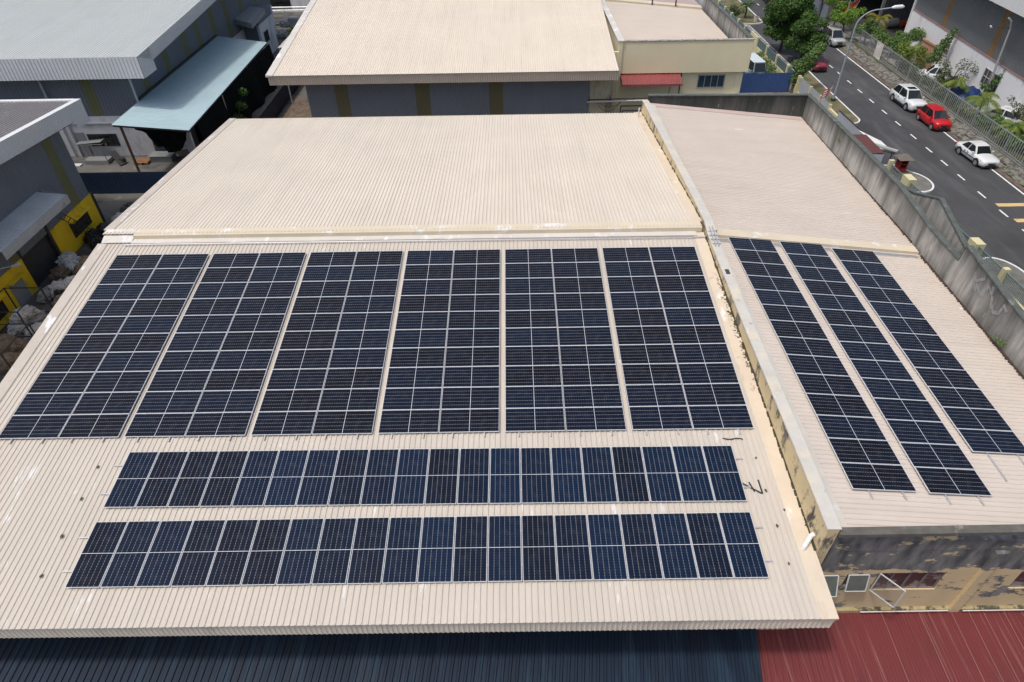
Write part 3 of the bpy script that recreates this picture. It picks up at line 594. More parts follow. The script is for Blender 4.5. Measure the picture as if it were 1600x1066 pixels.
m_beigew = mat('stained_beige_plaster', (.55, .48, .33), .8, .1, .8, [((.16, .13, .08), (1.2, 1, .4), .48, .66, .8)])
mb = MB(); mb.box(20.4, 22.45, 46.05, 48.95, GZ, .2); mb.build('corner_wall', m_beigew, Q)
mb = MB(); mb.box(23.4, 34.75, 49, 49.25, -.75, 1.93); mb.box(23.1, 23.4, 48.9, 74, GZ, 1.98); mb.box(22.4, 23.1, 48.97, 49.2, GZ, 1.1); mb.box(23.4, 34.3, 49.35, 49.6, GZ, -.75); mb.box(33.9, 34.5, 49.3, 49.9, GZ, -.75); mb.box(34.3, 34.5, 49.9, 74, GZ, -.6); mb.build('office_wall', m_beige, Q)
mb = MB(); mb.box(23.35, 34.8, 48.95, 49.3, 1.93, 1.99); mb.build('coping', mat('dark_edged_coping', (.45, .42, .36), .8, .2, 3, [((.1, .09, .08), (4, 4, 4), .5, .6, .8)]), Q)
mb = MB(); mb.hexa([(22.98, 44.9, 1.2), (23.42, 44.9, 1.2), (23.42, 49, 1.98), (22.98, 49, 1.98), (22.98, 44.9, 1.25), (23.42, 44.9, 1.25), (23.42, 49, 2.05), (22.98, 49, 2.05)]) if False else mb.box(22.95, 23.5, 48.85, 72, 1.985, 2.05); mb.build('parapet_flashing', m_flash, Q)
mb = MB(); mb.corr((23.45, 49.3, 1.75), (23.45, 64.6, 1.8), (34.0, 64.6, .8), (34.0, 49.3, .75), .19, .03, seg=3, up=(0,0,1)); mb.corr((23.45, 65.2, 1.95), (23.45, 74, 1.9), (34.0, 74, .9), (34.0, 65.2, 1.0), .19, .03, mi=1, up=(0,0,1)); mb.build('side_roof', [mat('side_roof_far', (.62, .55, .47), .6, .05, .4, spec=.3, sheet=(1, .76)), mat('pink_grey_sheet', (.45, .37, .36), .6, .06, .5)], Q)
mb = MB(); mb.hexa([(23.45, 64.5, 1.7), (34.0, 64.5, .7), (34.0, 65.3, .7), (23.45, 65.3, 1.7), (23.45, 64.5, 1.98), (34.0, 64.5, 1.0), (34.0, 65.3, 1.05), (23.45, 65.3, 2.03)]); mb.build('ridge_cap', m_cap, Q)
mb = MB()
for x in (28.6, 31.1): mb.box(x, x+.12, 64.42, 64.6, 1.2, 2.0)
mb.build('vent_pipe', mat('rusty_pipe', (.12, .06, .04), .8, .2, 3), Q)
mb = MB(); mb.box(34.42, 34.66, 49.26, 66, -.9, 1.98); mb.box(34.42, 34.66, 66.05, 74, -.9, 1.96, 1); mb.build('parapet', [m_grey, mat('pale_blue_parapet', (.5, .53, .54), .8, .08, .8, [((.2, .22, .22), (1, 1, .3), .5, .68, .6)])], Q)
mb = MB(); mb.box(34.38, 34.72, 49.3, 66, 1.98, 2.05); mb.build('coping', m_gcap, Q)
window(Q, (30.5, 49.35, -2.2), (1, 0, 0), 2.45, 1.15, (0, -1, 0), 4, 1, m_alu, mat('bluish_glass', (.03, .06, .09), .12, .4, 1.5), .07)
window(Q, (24.9, 49.35, -1.75), (1, 0, 0), 2.1, .8, (0, -1, 0), 3, 1)
m_red = mat('red_roof_sheet', (.27, .065, .065), .5, .12, .6, [((.16, .05, .05), (.8, .8, 1), .5, .66, .5), ((.5, .38, .33), (7, 1.2, 2), .71, .75, .5)])
mb = MB(); ap = [(49.34, -.82), (48.2, -.98), (47.75, -1.1), (47.6, -1.25), (47.58, -1.42)]
for (y0, z0), (y1, z1) in zip(ap[:-1], ap[1:]): mb.corr((23.45, y0, z0), (28.75, y0, z0), (28.75, y1, z1), (23.45, y1, z1), .25, .025, up=(0,-.3,1))
mb.build('awning', m_red, Q)
m_iron = mat('dark_iron', (.04, .04, .042), .6, .2, 3)
mb = MB(); mb.bar((27.9, 49.3, -3.4), (27.9, 48.0, -1.1), .05); mb.tube([(29.0, 49.28, GZ), (28.95, 49.28, -.8)], .045, 8)
for k in range(5): mb.bar((23.5+k*1.3, 49.3, -1.15), (23.5+k*1.3, 47.7, -1.2), .04)
mb.build('awning_bracket', m_iron, Q)
mb = MB(); mb.box(33.2, 34.2, 49.1, 49.34, -3.0, -2.85); mb.build('window_ledge', m_flash, Q)
# pipes and the compressor in the corner
P = thing('pipe_rack', (24, 46, -3), 'thin pipe rack with looped black cables across the beige corner wall', 'pipe rack')
mb = MB(); mb.tube([(20.2, 45.6, -2.02), (27.2, 45.75, -1.95)], .06, 8); mb.tube([(20.3, 45.7, -1.85), (27.0, 45.85, -1.8)], .05, 8, 1); 
for x in (20.4, 22.2, 24.2, 26.6): mb.bar((x, 45.6, -2.1), (x, 46.1, -1.6), .05, mi=1)
mb.build('pipe', [m_flash, m_iron], P)
mb = MB()
for s_, d_ in ((0, .9), (.15, .5)):
    mb.tube([(21.0+s_+2.1*t_/10, 45.7, -2.0-d_*4*(t_/10)*(1-t_/10)) for t_ in range(11)], .02, 5)
mb.build('cable', m_iron, P)
P = thing('compressor_unit', (24.5, 45.3, GZ), 'dark oily compressor in a black frame beside the beige corner wall', 'machine')
mb = MB()
for x in (23.2, 25.6):
    for y in (44.8, 45.9): mb.bar((x, y, GZ), (x, y, -2.5), .08)
mb.bar((23.2, 44.8, -2.5), (25.6, 44.8, -2.5), .08); mb.bar((23.2, 45.9, -2.5), (25.6, 45.9, -2.5), .08); mb.bar((23.2, 44.8, -4), (25.6, 44.8, -4), .08); mb.build('frame', m_iron, P)
mb = MB(); mb.box(23.4, 25.3, 45, 45.8, GZ+.3, -3.4); mb.tube([(23.5, 45.1, -3.1), (25.1, 45.1, -3.1)], .32, 12); mb.box(24.9, 25.4, 44.9, 45.4, -3.6, -3.2); mb.build('housing', mat('oily_dark_metal', (.05, .055, .06), .5, .4, 5, [((.3, .3, .28), (5, 5, 5), .62, .68, .8)]), P)

# ------------------------------------------------------------------ LEFT: white-roofed warehouse, teal canopy, grey workshop
m_wroof = mat('pale_grey_roof_sheet', (.47, .50, .49), .5, .04, .4, sheet=(0, 1.0))
m_wfas = mat('pale_fascia_sheet', (.68, .70, .70), .55, .05, .5)
m_dgw = mat('dark_grey_wall_sheet', (.17, .195, .23), .6, .1, .4)
m_ol2 = mat('faded_olive_sheet', (.17, .18, .085), .6, .1, .5)
m_wpl = mat('white_plaster', (.74, .76, .77), .8, .06, .6, [((.33, .34, .35), (.8, .8, .4), .5, .7, .6)])
W = thing('white_roofed_warehouse', (-32, 62, GZ), 'big warehouse with a pale grey roof, deep white fascia and white base', 'building')
mb = MB(); mb.corr((-52, 44.3, 2.5), (-16.4, 44.3, 2.6), (-16.4, 86, 5.2), (-52, 86, 5.1), .25, .03, seg=3, up=(0,0,1)); mb.build('roof', m_wroof, W)
mb = MB(); mb.corr((-52, 44.28, 2.52), (-16.38, 44.28, 2.62), (-16.38, 44.28, .95), (-52, 44.28, .85), .3, .03, up=(0,-1,0)); mb.corr((-16.36, 44.3, 2.62), (-16.36, 86, 5.22), (-16.36, 86, 4.3), (-16.36, 46.6, 1.75), .3, .03, up=(1,0,0)); mb.corr((-16.36, 44.28, 2.62), (-16.36, 46.6, 2.76), (-16.36, 46.6, .95), (-16.36, 44.28, .95), .3, .03, up=(1,0,0))
mb.quad((-52, 44.3, .9), (-16.4, 44.3, .95), (-16.4, 45.9, .95), (-52, 45.9, .9)); mb.quad((-16.4, 46.6, 1.75), (-16.4, 86, 4.3), (-18.7, 86, 4.3), (-18.7, 46.6, 1.75)); mb.build('fascia', m_wfas, W)
g_ = MB(); o_ = MB()
fr = [(-52, -34, 0), (-34, -33, 1), (-33, -26.3, 0), (-26.3, -26.1, 0), (-26.1, -22.95, 0), (-22.95, -21.95, 1), (-21.95, -18.7, 0)]
for a, b, k in fr:
    x_ = MB() if k else g_; x_.corr((a, 45.9, -2.7), (b, 45.9, -2.7), (b, 45.9, 1.0), (a, 45.9, 1.0), .3, .03, up=(0,-1,0))
    if k: x_.build('wall_stripe', m_ol2, W)
yy = [(45.9, 47.9, 0), (47.9, 49.1, 1), (49.1, 52.7, 0), (52.7, 53.9, 1), (53.9, 57.4, 0), (57.4, 58.6, 1), (58.6, 60.9, 0), (60.9, 62.1, 1), (62.1, 65.2, 0), (65.2, 66.4, 1), (66.4, 69.5, 0), (69.5, 70.7, 1), (70.7, 74.5, 0), (74.5, 75.7, 1), (75.7, 80, 0), (80, 81, 1), (81, 86, 0)]
for a, b, k in yy:
    x_ = MB() if k else g_; x_.corr((-18.7, a, -2.7), (-18.7, b, -2.7), (-18.7, b, 1.75+(b-46.6)*.0648), (-18.7, a, 1.75+(a-46.6)*.0648), .3, .03, up=(1,0,0))
    if k: x_.build('wall_stripe', m_ol2, W)
g_.build('wall', m_dgw, W)
mb = MB(); mb.box(-52, -18.65, 45.8, 46.1, GZ, -2.7); mb.box(-18.95, -18.65, 46.1, 86, GZ, -2.7) ; mb.build('plinth_wall', m_wpl, W)
m_dp = mat('dull_white_pipe', (.5, .52, .52), .5, .08)
for x0, y0, z0, z1, r_ in ((-26.1, 45.65, .85, -2.6, .09), (-18.45, 45.65, .9, -1.5, .09), (-25.4, 45.7, -2.2, GZ, .11), (-26.0, 45.7, -2.3, GZ, .07)):
    MB().tube([(x0, y0, z0), (x0, y0, z1)], r_, 8).build('down_pipe', m_dp, W)
window(W, (-24.2, 45.8, -5.35), (1, 0, 0), 2.6, 1.1, (0, -1, 0), 5, 3, m_iron)
window(W, (-20.6+.9, 45.8, -5.3), (1, 0, 0), .01, .01, (0, -1, 0), 1, 1, m_iron) if False else None
mb = MB(); mb.box(-25.2, -24.45, 45.72, 45.79, GZ, -4.1); mb.build('door', mat('grey_door', (.28, .3, .31), .6), W)
mb = MB(); mb.box(-25.6, -18.6, 45.55, 45.79, -3.25, -3.15); mb.build('ledge', m_wfas, W)
# white annex wall behind the canopy's front end
mb = MB(); mb.box(-18.6, -15.9, 47.0, 47.25, GZ, -2.9); mb.box(-16.0, -15.2, 46.4, 47.3, GZ, -2.9); mb.build('annex_wall', m_wpl, W)
window(W, (-18.3, 47.0, -5.3), (1, 0, 0), 1.8, 1.0, (0, -1, 0), 4, 3, m_iron)

T = thing('lean_to_canopy', (-16.5, 55, GZ), 'pale teal sheet canopy on steel posts against the pale warehouse', 'canopy')
m_teal = mat('pale_teal_sheet', (.36, .49, .53), .5, .07, .5, [((.38, .5, .53), (.5, .4, 1), .5, .65, .5), ((.16, .2, .2), (2, 2, 1), .7, .76, .4)])
mb = MB(); mb.corr((-18.45, 40.7, -1.5), (-18.68, 65.6, -1.35), (-13.35, 65.9, -2.15), (-12.6, 41.1, -2.2), .3, .045, seg=2, up=(0,0,1)); mb.build('roof', m_teal, T)
mb = MB(); mb.corr((-18.2, 50.5, -1.50), (-18.2, 53.5, -1.48), (-16.4, 53.5, -1.73), (-16.4, 50.5, -1.75), .2, .03, up=(0,0,1)); mb.build('patch_sheet', mat('clean_pale_sheet', (.5, .51, .5), .5), T)
mb = MB(); mb.bar((-18.4, 40.8, -1.62), (-12.65, 41.2, -2.32), .08, .12); mb.bar((-12.68, 41.2, -2.3), (-13.4, 65.8, -2.25), .08, .12); mb.bar((-18.55, 46, -1.36), (-18.6, 65.6, -1.26), .2, .16)
for y in (47, 52, 57, 62): mb.bar((-18.6, y, -1.62), (-13.2, y, -2.3), .08, .12)
mb.build('beam', m_iron, T)
for (x, y, w_) in ((-18.2, 41.4, .11), (-12.8, 41.5, .07), (-13.0, 50, .07), (-13.2, 58, .07), (-13.4, 65.6, .07)):
    mb = MB(); mb.tube([(x, y, GZ), (x, y, -1.65 if w_ > .1 else -2.3)], w_, 8); mb.build('post', mat('rusty_brown_post', (.11, .07, .05), .8, .3, 3) if w_ > .1 else m_rail, T)
m_net = mat('black_shade_net', (.012, .014, .014), .9, .3, 2, spec=.1)
mb = MB()
for i in range(24):
    y0, y1 = 43.5+i*.95, 43.5+(i+1)*.95; d0, d1 = .25*math.sin(i*1.3), .25*math.sin((i+1)*1.3)
    mb.quad((-12.95-.012*(y0-41), y0, -2.34), (-12.95-.012*(y1-41), y1, -2.34), (-12.8+d1, y1, GZ), (-12.8+d0, y0, GZ))
mb.build('shade_net', m_net, T)
# black tarpaulin hanging in folds under the canopy front
mb = MB(); n1, n2 = 16, 10
for j in range(n2+1):
    for i in range(n1+1):
        u, v_ = i/n1, j/n2; x = -18.0+u*4.0+.25*math.sin(j*.9); hang = 2.7*math.sin(math.pi*min(1, max(0, u)))**.6*v_+.25*v_
        mb.v.append((x, 42.6+.28*math.sin(i*1.7+j*.5)+v_*.9, -1.95-.35*u-hang-.1*math.sin(i*2.3)*v_))
for j in range(n2):
    for i in range(n1): a = j*(n1+1)+i; mb.f.append((a, a+1, a+n1+2, a+n1+1)); mb.m.append(0)
mb.build('tarpaulin', m_net, T, smooth=True)

# blue hoarding between the yards
m_blue = mat('dark_blue_hoarding', (.010, .028, .070), .6, .2, .6, [((.03, .045, .07), (1, 1, .4), .55, .7, .6)])
H = thing('blue_hoarding', (-15, 38.3, GZ), 'dark navy sheet fence between the grey workshop yard and the canopy yard', 'fence')
mb = MB(); mb.corr((-24, 38.3, GZ), (-10, 38.3, GZ), (-10, 38.3, -4.5), (-24, 38.3, -4.5), .25, .02, up=(0,-1,0)); mb.corr((-10, 38.3, GZ), (-10.4, 76, GZ), (-10.4, 76, -4.5), (-10, 38.3, -4.5), .25, .02, up=(1,0,0)); mb.build('sheet', m_blue, H)
mb = MB(); mb.bar((-24, 38.36, -4.49), (-10, 38.36, -4.49), .06); mb.build('top_rail', m_iron, H)
for i in range(6):
    mb = MB(); mb.bar((-23.5+i*2.6, 38.42, GZ), (-23.5+i*2.6, 38.42, -4.5), .07); mb.build('post', m_iron, H)

# grey workshop with the yellow base
G = thing('grey_workshop', (-26, 24, GZ), 'grey sheet workshop with a bright yellow base and small side awning', 'building')
m_kroof = mat('dull_grey_brown_roof', (.175, .165, .165), .6, .08, .4, [((.28, .27, .26), (1, .5, 1), .58, .66, .4)])
mb = MB(); mb.corr((-16.8, 35.4, 2.25), (-46, 35.4, 2.25), (-46, 10, 3.9), (-16.8, 10, 3.9), .25, .03, seg=2, up=(0,0,1)) ; mb.build('roof', m_kroof, G)
# verge trim that stands a little proud of the sheets
mb = MB(); mb.hexa([(-17.0, 10, 3.85), (-16.6, 10, 3.85), (-16.6, 35.6, 2.2), (-17.0, 35.6, 2.2), (-17.0, 10, 4.0), (-16.6, 10, 4.0), (-16.6, 35.6, 2.35), (-17.0, 35.6, 2.35)]); mb.hexa([(-46, 35.25, 2.2), (-17.02, 35.25, 2.2), (-17.02, 35.6, 2.2), (-46, 35.6, 2.2), (-46, 35.25, 2.36), (-17.02, 35.25, 2.36), (-17.02, 35.6, 2.36), (-46, 35.6, 2.36)]); mb.build('verge_flashing', m_wfas, G)
mb = MB(); mb.corr((-16.62, 35.58, .75), (-16.62, 34.0, .85), (-16.62, 34.0, 2.4), (-16.62, 35.58, 2.3), .25, .025, up=(1,0,0)); mb.corr((-16.62, 34.0, 1.35), (-16.62, 10, 2.9), (-16.62, 10, 3.95), (-16.62, 34.0, 2.4), .25, .025, up=(1,0,0)); mb.corr((-46, 35.62, .75), (-16.62, 35.62, .75), (-16.62, 35.62, 2.3), (-46, 35.62, 2.3), .25, .025, up=(0,1,0))
mb.quad((-16.64, 34, 1.3), (-16.64, 10, 2.85), (-17.7, 10, 2.85), (-17.7, 34, 1.3)); mb.build('fascia', m_wfas, G)
# side wall facing the camera yard
g_ = MB(); o_ = MB()
for a, b, k in ((33.5, 32.3, 0), (32.3, 31.3, 1), (31.3, 24.9, 0), (24.9, 23.9, 1), (23.9, 10, 0)):
    zb = -3.9
    x_ = MB() if k else g_; x_.corr((-17.7, a, zb), (-17.7, b, zb), (-17.7, b, 1.3+(34-b)*.065), (-17.7, a, 1.3+(34-a)*.065), .25, .03, up=(1,0,0))
    if k: x_.build('wall_stripe', m_ol2, G)
g_.corr((-40, 33.5, GZ), (-17.7, 33.5, GZ), (-17.7, 33.5, 1.3), (-40, 33.5, 1.3), .25, .03, up=(0,1,0))
g_.build('wall', m_dgw, G)
m_yw = mat('bright_yellow_paint', (.85, .60, .02), .65, .08, .8, [((.3, .2, .03), (1, 1.4, .6), .58, .72, .6)])
for a, b in ((28.1, 33.5), (19.0, 24.7), (10, 13.5)): MB().box(-17.85, -17.62, a, b, GZ, -3.88).build('yellow_base', m_yw, G)
MB().box(-17.95, -17.6, 33.5, 33.8, GZ, -3.88).build('corner_post', m_iron, G)
for a in (27.85, 24.7): MB().box(-17.9, -17.66, a, a+.22, GZ, -3.3).build('door_jamb', m_iron, G)
mb = MB(); mb.corr((-17.95, 27.85, GZ), (-17.95, 24.9, GZ), (-17.95, 24.9, -3.3), (-17.95, 27.85, -3.3), .12, .03, up=(1,0,0)); mb.build('shutter_door', mat('dark_shutter', (.07, .075, .08), .6, .2, 2), G)
window(G, (-17.62, 30.0, -5.55), (0, 1, 0), 2.3, 1.1, (1, 0, 0), 6, 3, m_iron, mat('dusty_dark_glass', (.05, .05, .045), .5, .3, 4), .05, hood=m_yw)
window(G, (-17.62, 19.5, -5.8), (0, 1, 0), 2.2, 1.1, (1, 0, 0), 5, 3, m_iron, MATS['dusty_dark_glass'], .05, hood=m_yw)
mb = MB(); mb.box(-17.62, -17.57, 22.7, 23.9, GZ, -4.6); mb.build('door', mat('grey_door', (.12, .13, .135), .6), G); mb = MB(); mb.box(-17.62, -17.2, 22.6, 24.0, -4.5, -4.42); mb.build('door_hood', m_yw, G)
A_ = MB(); A_.corr((-17.7, 28.8, -1.35), (-17.7, 22.3, -1.35), (-16.1, 22.0, -1.75), (-16.1, 29.2, -1.75), .2, .03, up=(0,0,1)); A_.corr((-16.08, 29.2, -1.73), (-16.08, 22.0, -1.73), (-16.08, 22.0, -2.3), (-16.08, 29.2, -2.3), .2, .02, up=(1,0,0)); A_.quad((-17.7, 29.2, -1.36), (-16.1, 29.2, -1.76), (-16.1, 29.2, -2.3), (-17.7, 29.2, -2.3))
A_.build('side_awning', mat('weathered_grey_sheet', (.50, .53, .54), .55, .1, 1, [((.2, .17, .15), (2, 1, 1), .62, .72, .5)]), G)
mb = MB(); mb.bar((-17.6, 22.0, -3.05), (-16.6, 22.6, -3.1), .05); mb.tube([(-16.6, 22.6, -3.12), (-16.2, 22.9, -3.14)], .1, 8); mb.build('wall_lamp', m_flash, G)

# far annex beside the warehouse and the white house behind
Y_ = thing('annex_shed', (-16.5, 76, GZ), 'small grey annex with its own awning beyond the teal canopy', 'building')
mb = MB(); mb.box(-20, -16.7, 74.0, 79.5, GZ, -2.3); mb.build('wall', m_wpl, Y_)
mb = MB(); mb.box(-20, -16.66, 73.9, 79.55, -2.3, -1.25); mb.box(-18.6, -17.0, 73.93, 73.99, GZ, -2.3); mb.build('upper_wall', m_dgw, Y_)
mb = MB(); mb.corr((-19.0, 72.3, -1.1), (-19.0, 78.2, -1.1), (-16.7, 77.4, -1.25), (-16.3, 70.6, -1.3), .25, .03, up=(0,0,1)); mb.corr((-19.0, 72.28, -1.1), (-16.3, 70.58, -1.3), (-16.3, 70.58, -1.85), (-19.0, 72.28, -1.65), .25, .02, up=(0,-1,0)); mb.corr((-16.28, 70.6, -1.3), (-16.68, 77.4, -1.25), (-16.68, 77.4, -1.8), (-16.28, 70.6, -1.85), .25, .02, up=(1,0,0)); mb.build('roof', mat('annex_roof_sheet', (.36, .40, .41), .6), Y_)
window(Y_, (-16.7, 75.0, -4.6), (0, 1, 0), 1.6, 1.2, (1, 0, 0), 3, 2, m_iron)
V = thing('white_house', (-20, 100, GZ), 'white walled house with a barred window far behind the yard', 'building')
mb = MB(); mb.box(-30, -13.5, 98, 106, GZ, 3); mb.build('wall', m_wpl, V)
window(V, (-22.9, 98, -5.7), (1, 0, 0), 3.2, 1.9, (0, -1, 0), 4, 2, m_iron)
for x in (-12.6, -11.4):
    mb = MB(); mb.box(x, x+.4, 98, 98.5, GZ, 1); mb.build('pillar', m_wpl, V)
mb = MB(); mb.box(-30, -10, 97.6, 108, 3, 3.3); mb.build('roof', m_wfas, V)
V = thing('slatted_platform', (-19, 91, GZ), 'long dark slatted stack of boards with a thin handrail before the white house', 'platform')
mb = MB()
for k in range(6): mb.box(-24, -12, 90+k*.55, 90.4+k*.55, GZ+.02, GZ+.3+k*.05)
mb.build('board', mat('weathered_dark_board', (.13, .125, .12), .9, .3, 2), V); mb = MB(); mb.tube([(-24, 95.2, -5.0), (-12, 95.2, -5.0)], .05, 6); mb.tube([(-24, 95.2, -5.4), (-12, 95.2, -5.4)], .04, 6)
for x in (-24, -20, -16, -12): mb.tube([(x, 95.2, GZ), (x, 95.2, -5.0)], .05, 6)
mb.build('handrail', m_rail, V)
V = thing('lean_to_sheet_roof', (-9, 63, GZ), 'pinkish grey lean-to roof along the left side of the rear factory', 'canopy')
mb = MB(); mb.corr((-6.5, 58, -.2), (-6.5, 85, -.2), (-9.6, 85, -.6), (-9.6, 58, -.6), .25, .03, up=(0,0,1)); mb.build('roof', mat('pinkish_grey_sheet', (.42, .40, .40), .6), V)
for y in (58.3, 66, 74):
    mb = MB(); mb.bar((-9.5, y, GZ), (-9.5, y, -.6), .1); mb.build('post', m_rail, V)
V = thing('tank_cage', (-15.6, 84.5, GZ), 'white plastic tank in a wire cage standing on another among white sacks', 'tank')
mb = MB(); mb.box(-16.2, -15.0, 84, 85, GZ+.1, GZ+1.1); mb.box(-16.2, -15.0, 84, 85, GZ+1.3, GZ+2.4); mb.build('tank', mat('milky_plastic', (.45, .47, .45), .5), V, bevel=.08)
mb = MB()
for k in range(7):
    x = -16.25+k*1.3/6
    mb.bar((x, 83.95, GZ), (x, 83.95, GZ+2.45), .03)
for z in (.1, .5, .9, 1.3, 1.7, 2.1, 2.45): mb.bar((-16.25, 83.95, GZ+z), (-14.95, 83.95, GZ+z), .03)
mb.build('wire_cage', m_rail, V)

# ------------------------------------------------------------------ SACKS AND SCRAP
def lump_mesh(name, m, seed, sx, sy, sz, rough=.34, sub=4):
    rnd = random.Random(seed); bm = bmesh.new(); bmesh.ops.create_icosphere(bm, subdivisions=sub, radius=1)
    dirs = [(Vector((rnd.gauss(0, 1), rnd.gauss(0, 1), rnd.gauss(0, 1))).normalized(), rnd.uniform(-1, 1)) for _ in range(60)]
    for v in bm.verts:
        p = v.co.normalized(); d = 1+rough*.5*sum(a*max(0, p.dot(q))**16 for q, a in dirs)+.42*(mnoise.turbulence(p*2.1+Vector((seed, 0, 0)), 4, True)-.45); p = p*d
        v.co = Vector((p.x*sx, p.y*sy, max(p.z*sz, -sz*.62)+sz*.62))
    me = bpy.data.meshes.new(name); bm.to_mesh(me); bm.free(); me.materials.append(m)
    for p in me.polygons: p.use_smooth = rnd.random() < .35
    return me
m_sackw = mat('dirty_white_sack', (.42, .42, .40), .8, .25, 3, [((.12, .11, .1), (4, 4, 4), .52, .62, .7)], objvar=.45, bump=.6, bscale=10)
m_sackb = mat('black_bin_bag', (.015, .016, .017), .35, .3, 4, bump=.6, bscale=12)
m_sackt = mat('tan_cardboard_bundle', (.20, .15, .10), .85, .35, 3, [((.4, .38, .35), (3, 3, 3), .58, .64, .8), ((.03, .03, .03), (3, 3, 3), .6, .66, .8)], objvar=.4, bump=.6, bscale=10)
protos = {}
for kk, mm in (('w', m_sackw), ('b', m_sackb), ('t', m_sackt)):
    protos[kk] = [lump_mesh('bulk_sack_mesh', mm, 11+i+ord(kk), .62, .55, .5) for i in range(4)]
SK = {'w': ('bulk_sack', 'sack', 'stuffed dirty white bulk sack'), 'b': ('bin_bag', 'bag', 'shiny black bin bag'), 't': ('scrap_bundle', 'scrap', 'tan and grey bundle of packed scrap')}
spots = [('b',-16.6,31.9,0,.9,'below the ladder, nearest the yellow window'),('b',-16.9,30.9,0,.95,'left of the others below the ladder'),('b',-16.1,31.2,.55,.8,'on top of the black heap below the ladder'),
 ('b',-16.3,30.1,0,.85,'at the near end of the black heap'),('w',-16.2,33.4,0,.95,'near the workshop corner post'),('w',-15.6,34.4,.1,.8,'just beyond the workshop corner'),('b',-16.2,35.2,0,1.0,'out past the workshop corner, by the navy fence'),
 ('w',-16.9,27.3,.3,1.15,'standing tall before the dark shutter'),('w',-16.1,26.6,.2,1.0,'spilling in front of the dark shutter'),('t',-16.4,25.6,0,1.25,'beside the yellow pillar at the shutter'),
 ('t',-15.6,27.2,0,1.1,'at the roof edge opposite the shutter'),('w',-15.2,28.6,0,.9,'wedged against our roof edge below the black bags'),('t',-15.0,25.8,.4,1.0,'crumpled high beside our roof edge'),
 ('w',-15.7,23.9,.2,1.1,'in the row under the grey door'),('w',-15.0,24.4,.3,1.0,'right of the grey door heap'),('w',-16.4,23.6,0,.95,'against the step of the grey door'),('b',-15.2,23.2,.2,.9,'half buried in the white heap'),
 ('t',-14.7,22.6,0,1.1,'low behind the wire rack'),('w',-15.9,20.2,.3,1.3,'bulging inside the steel rack'),('w',-15.2,20.6,.4,1.1,'lying on the steel rack at its right'),('w',-15.6,20.4,1.0,1.0,'crowning the sacks in the steel rack'),
 ('w',-14.9,19.8,0,1.1,'at the foot of the steel rack'),('t',-15.3,17.6,.2,1.6,'big and sagging at the left picture edge'),('t',-14.5,16.8,0,1.4,'nearest of the brown bundles'),('t',-14.0,18.4,0,1.1,'with green straps behind the rack')]
for k, x, y, z, s_, w_ in spots:
    n_, c_, l_ = SK[k]; o = bpy.data.objects.new(n_, random.choice(protos[k])); COL.objects.link(o); o.location = (x, y, GZ+z); o.rotation_euler = (random.uniform(-.2, .2), random.uniform(-.2, .2), random.uniform(0, 6)); o.scale = (s_*random.uniform(.85, 1.15), s_*random.uniform(.85, 1.1), s_*random.uniform(.8, 1.15))
    tag(o, l_+' '+w_, c_, 'sacks and scrap heaped beside the yellow workshop')
for i, (x, y, z, s_, w_) in enumerate(((-17.0, 85.5, 1.0, 1.1, 'highest, left of the caged tank'), (-14.2, 86, .6, 1.1, 'right of the caged tank'), (-13.2, 87.5, .4, 1.0, 'farthest right behind the caged tank'), (-17.2, 84, 0, 1.0, 'low, left of the caged tank'))):
    o = bpy.data.objects.new('bulk_sack', protos['w'][i % 4]); COL.objects.link(o); o.location = (x, y, GZ+z); o.scale = (s_*1.3,)*3; tag(o, 'clean white sack '+w_, 'sack', 'white sacks around the caged tank')
def steel_rack(x0, x1, y0, y1, h, lab):
    t = thing('steel_rack', ((x0+x1)/2, (y0+y1)/2, GZ), lab, 'rack')
    for x in (x0, x1):
        for y in (y0, y1): m = MB(); m.bar((x, y, GZ), (x, y, GZ+h), .06); m.build('post', m_iron, t)
    for z in (.5, h):
        m = MB()
        m.bar((x0, y0, GZ+z), (x1, y0, GZ+z), .05); m.bar((x0, y1, GZ+z), (x1, y1, GZ+z), .05); m.bar((x0, y0, GZ+z), (x0, y1, GZ+z), .05); m.bar((x1, y0, GZ+z), (x1, y1, GZ+z), .05)
        m.build('rail', m_iron, t)
steel_rack(-16.9, -14.7, 19.2, 21.6, 2.3, 'tall thin steel frame around the white sacks beside the workshop')
steel_rack(-16.3, -13.9, 16.0, 18.6, 1.9, 'lower steel frame around brown bundles at the left picture edge')
L_ = thing('ladder', (-17.2, 30.5, GZ), 'black ladder leaning on the yellow wall across its window', 'ladder')
mb = MB(); a1, b1 = Vector((-16.3, 30.7, GZ)), Vector((-17.5, 29.3, -3.5)); of = Vector((.0, .42, .12)); mb.bar(a1, b1, .05); mb.bar(a1+of, b1+of, .05); mb.build('side_rail', m_iron, L_)
mb = MB()
for k in range(1, 10): p = a1.lerp(b1, k/10); mb.bar(p, p+of, .035)
mb.build('rung', m_iron, L_)
